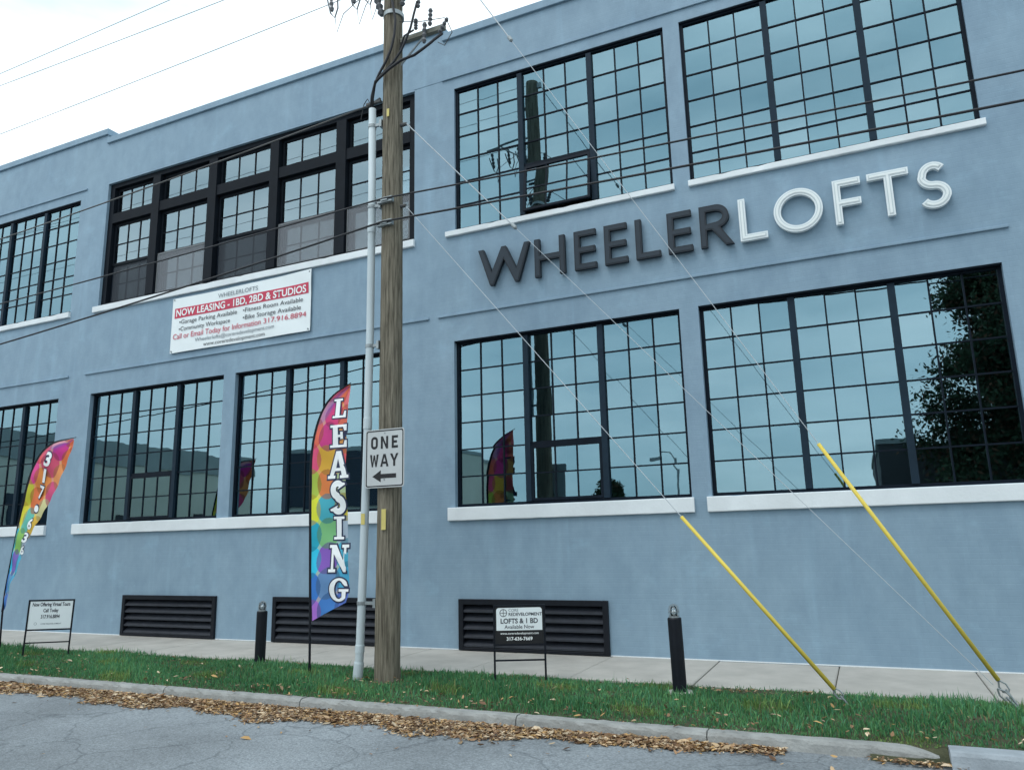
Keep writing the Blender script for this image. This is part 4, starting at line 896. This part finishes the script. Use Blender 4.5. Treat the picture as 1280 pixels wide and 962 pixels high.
def leaves():
    xs_, ys_, zs_ = [], [], []
    n = 30000
    x = rng.uniform(-16, -.75, n); w_ = np.interp(x, [-16, -10, -7.5, -5.5, -4, -2.9, -1.9, -.75], [.30, .36, .46, .50, .48, .42, .26, .06])
    q = rng.beta(1.0, 1.35, n); y = -3.562 - q*w_*(1+.22*np.sin(x*3.1)+.14*np.sin(x*7.7)) - rng.exponential(.035, n)*(rng.random(n) < .5)
    z = -.100 + rng.uniform(0, .016, n)*np.clip(1.1-q, .1, 1)
    far = rng.random(n) < np.clip((x+16)/4, .3, 1); x, y, z = x[far], y[far], z[far]
    xs_.append(x); ys_.append(y); zs_.append(z)
    # clump by the worn kerb end, stragglers on the road, on the kerb and in the grass
    for m, fx, fy, fz in ((150, lambda m: rng.normal(.16, .16, m), lambda m: -3.60-np.abs(rng.normal(0, .05, m)), lambda m: rng.uniform(-.098, -.075, m)),
                          (110, lambda m: rng.uniform(-14, 2, m), lambda m: -3.9-rng.exponential(.35, m), lambda m: np.full(m, -.094)),
                          (90, lambda m: rng.uniform(-13, -1, m), lambda m: rng.uniform(-3.53, -3.40, m), lambda m: np.full(m, .004)),
                          (300, lambda m: rng.uniform(-14, 2.0, m), lambda m: -3.38+rng.exponential(.16, m), lambda m: rng.uniform(.015, .05, m)),
                          (190, lambda m: rng.uniform(-14, 2.5, m), lambda m: rng.uniform(-3.35, -1.85, m), lambda m: rng.uniform(.01, .065, m)),
                          (60, lambda m: rng.normal(-1.25, .45, m), lambda m: rng.normal(-1.85, .07, m), lambda m: rng.uniform(.0, .02, m)),
                          (40, lambda m: rng.normal(-5.15, .3, m), lambda m: rng.normal(-2.65, .12, m), lambda m: rng.uniform(.02, .05, m))):
        xs_.append(fx(m)); ys_.append(fy(m)); zs_.append(fz(m))
    x, y, z = np.concatenate(xs_), np.concatenate(ys_), np.concatenate(zs_); n = len(x)
    L_ = .010+rng.gamma(3.0, .0040, n); L_ = np.minimum(L_, .042); L_[rng.random(n) < .04] *= 1.6; W_ = L_*rng.uniform(.26, .48, n); a = rng.uniform(0, 2*np.pi, n); fold = rng.uniform(.1, .9, n); curl = rng.uniform(-.2, .6, n)
    tp = rng.normal(0, .22, n); tr = rng.normal(0, .28, n)
    lp = np.array([(-1, 0, 0), (-.35, -1, 1), (.4, -.85, 1), (1, 0, 0), (.4, .85, 1), (-.35, 1, 1), (0, 0, 0)])
    u = lp[None, :, 0]*L_[:, None]; v = lp[None, :, 1]*W_[:, None]; ww = np.abs(lp[None, :, 1])*W_[:, None]*fold[:, None] + (lp[None, :, 0]**2)*L_[:, None]*curl[:, None]*.6
    ww = ww + u*np.sin(tp)[:, None] + v*np.sin(tr)[:, None]
    ca, sa = np.cos(a)[:, None], np.sin(a)[:, None]
    V = np.stack([x[:, None]+u*ca-v*sa, y[:, None]+u*sa+v*ca, z[:, None]+ww+.006], -1)
    V[..., 2] = np.maximum(V[..., 2], np.where(y < -3.538, -.097, -.02)[:, None]); V = V.reshape(-1, 3)
    k = np.arange(n)*7; F = np.concatenate([np.stack([k+6, k+i, k+(i+1) % 6], 1) for i in range(6)])
    pal = np.array([(.36, .25, .15), (.46, .33, .20), (.30, .18, .10), (.54, .43, .30), (.22, .13, .07), (.42, .26, .11), (.13, .075, .045)])
    c = pal[rng.integers(0, 7, n)]*rng.uniform(.65, 1.5, (n, 1)); C = np.repeat(c, 7, 0)
    o = link('fallen_leaves', from_arrays('fallen_leaves', V, F, C, 'leaf_litter'), None); tag(o, 'tan fallen leaves drifted along the gutter', 'leaves', kind='stuff')
leaves()

# ------------------------------------------------------------------ across the street (seen mirrored in the windows)
def block(name, x0, x1, y0, y1, h, m, label, band=None, openings=(), side='front'):
    o = root(name, ((x0+x1)/2, (y0+y1)/2, -.14), label, 'building')
    part('wall', m, o, (x0, x1, y0, y1, -.14, h)); part('roof', 'fascia', o, (x0-.05, x1+.05, y0-.05, y1+.05, h, h+.18))
    if band: part('fascia_band', 'fascia', o, (x0-.08, x1+.08, y0-.08, y1+.08, h-band, h-.002))
    for a, c, z0, z1, nm, mm in openings:
        if side == 'east': part(nm, mm, o, (x1+.0, x1+.09, a, c, z0, z1))
        else: part(nm, mm, o, (a, c, y1, y1+.09, z0, z1))
    return o
block('warehouse', -62, -35.5, -27, -11, 6.9, 'beige_wall', 'beige low warehouse across the street, mirrored in the left ground-floor windows', 1.1,
      [(-15.2, -11.8, .0, 4.2, 'garage_door', 'navy_wall'), (-20, -17.5, 1.0, 3.2, 'window', 'dark_wall'), (-25, -22.5, 1.0, 3.2, 'window', 'dark_wall'), (-16.6, -15.8, .0, 2.4, 'door', 'dark_wall')], 'east')
block('garage_block', -26.6, -18.5, -30, -20, 6.0, 'beige_wall', 'dark blue fronted garage block mirrored behind the upright flag', None,
      [(-26.5, -18.6, 3.3, 5.98, 'fascia_panel', 'navy_wall'), (-26.0, -23.0, .0, 2.9, 'garage_door', 'dark_wall'), (-22.2, -19.2, .0, 2.9, 'garage_door', 'dark_wall')])
block('brick_shed', .6, 13, -29, -20, 4.6, 'dark_wall', 'dark low building mirrored in the rightmost ground-floor window', None,
      [(3, 4.2, 0, 2.4, 'door', 'navy_wall'), (6, 9, 1, 2.8, 'window', 'navy_wall')])
def tree(x, y, h, rad, label, nl=16000, seed=3, base=.16):
    r2 = np.random.default_rng(seed); t = root('tree', (x, y, -.14), label, 'tree')
    tk = MB(); tk.tube([(x, y, -.2), (x+.05, y, h*.3), (x-.05, y+.1, h*.6), (x, y, h*.93)], [.28, .22, .14, .03], 10)
    cen = []
    for i in range(300):
        f = r2.uniform(base, .97); prof = (1-((f-base)/(1-base))**1.6)*.85+.12; a = r2.uniform(0, 2*np.pi); d = rad*prof*r2.uniform(.35, 1.0)
        c = (x+d*math.cos(a), y+d*math.sin(a), h*f); cen.append(c); tk.tube([(x, y, h*f*.86), ((x+c[0])/2, (y+c[1])/2, h*f*.95), c], [.06, .04, .012], 5)
    tk.build('trunk', 'bark', t)
    cen = np.array(cen); n = nl; ci = r2.integers(0, len(cen), n); p = cen[ci] + r2.normal(0, 1, (n, 3))*np.array([.30, .30, .26])*(rad/3.6)
    s = r2.uniform(.05, .11, n); q = r2.normal(0, 1, (n, 3)); q /= np.linalg.norm(q, axis=1)[:, None]; e = np.cross(q, r2.normal(0, 1, (n, 3))); e /= np.linalg.norm(e, axis=1)[:, None]
    V = np.stack([p-q*s[:, None], p+e*s[:, None]*.5, p+q*s[:, None], p-e*s[:, None]*.5], 1).reshape(-1, 3)-np.array((x, y, -.14))
    k = np.arange(n)*4; F = np.stack([k, k+1, k+2, k+3], 1)
    c = np.array((.030, .055, .028))*r2.uniform(.6, 1.6, (n, 1)); br = r2.random(n) < .18; c[br] = np.array((.09, .045, .025))*r2.uniform(.6, 1.3, (br.sum(), 1))
    link('crown', from_arrays('crown', V, F, np.repeat(c, 4, 0), 'tree_leaves'), None, t)
tree(5.9, -17.5, 14.0, 4.4, 'tall dark evergreen tree mirrored in the rightmost ground-floor window', 150000, 3)
tree(-10.0, -22.0, 4.0, 1.3, 'small bushy tree mirrored low in the middle ground-floor window', 9000, 5)
sl = root('street_lamp', (-8.75, -29.7, -.14), 'thin street lamp mirrored in the middle ground-floor window', 'street lamp')
MB().tube([(-8.75,-29.7,-.2),(-8.75,-29.7,5.3)], [.09, .06], 10).build('post', 'galvanised', sl); MB().tube([(-8.75,-29.7,5.2),(-9.0,-29.7,5.65),(-9.6,-29.7,5.75)], .035, 8).build('arm', 'galvanised', sl); MB().box(-10.1,-9.5,-29.82,-29.58,5.66,5.82).build('lamp_head', 'galvanised', sl)
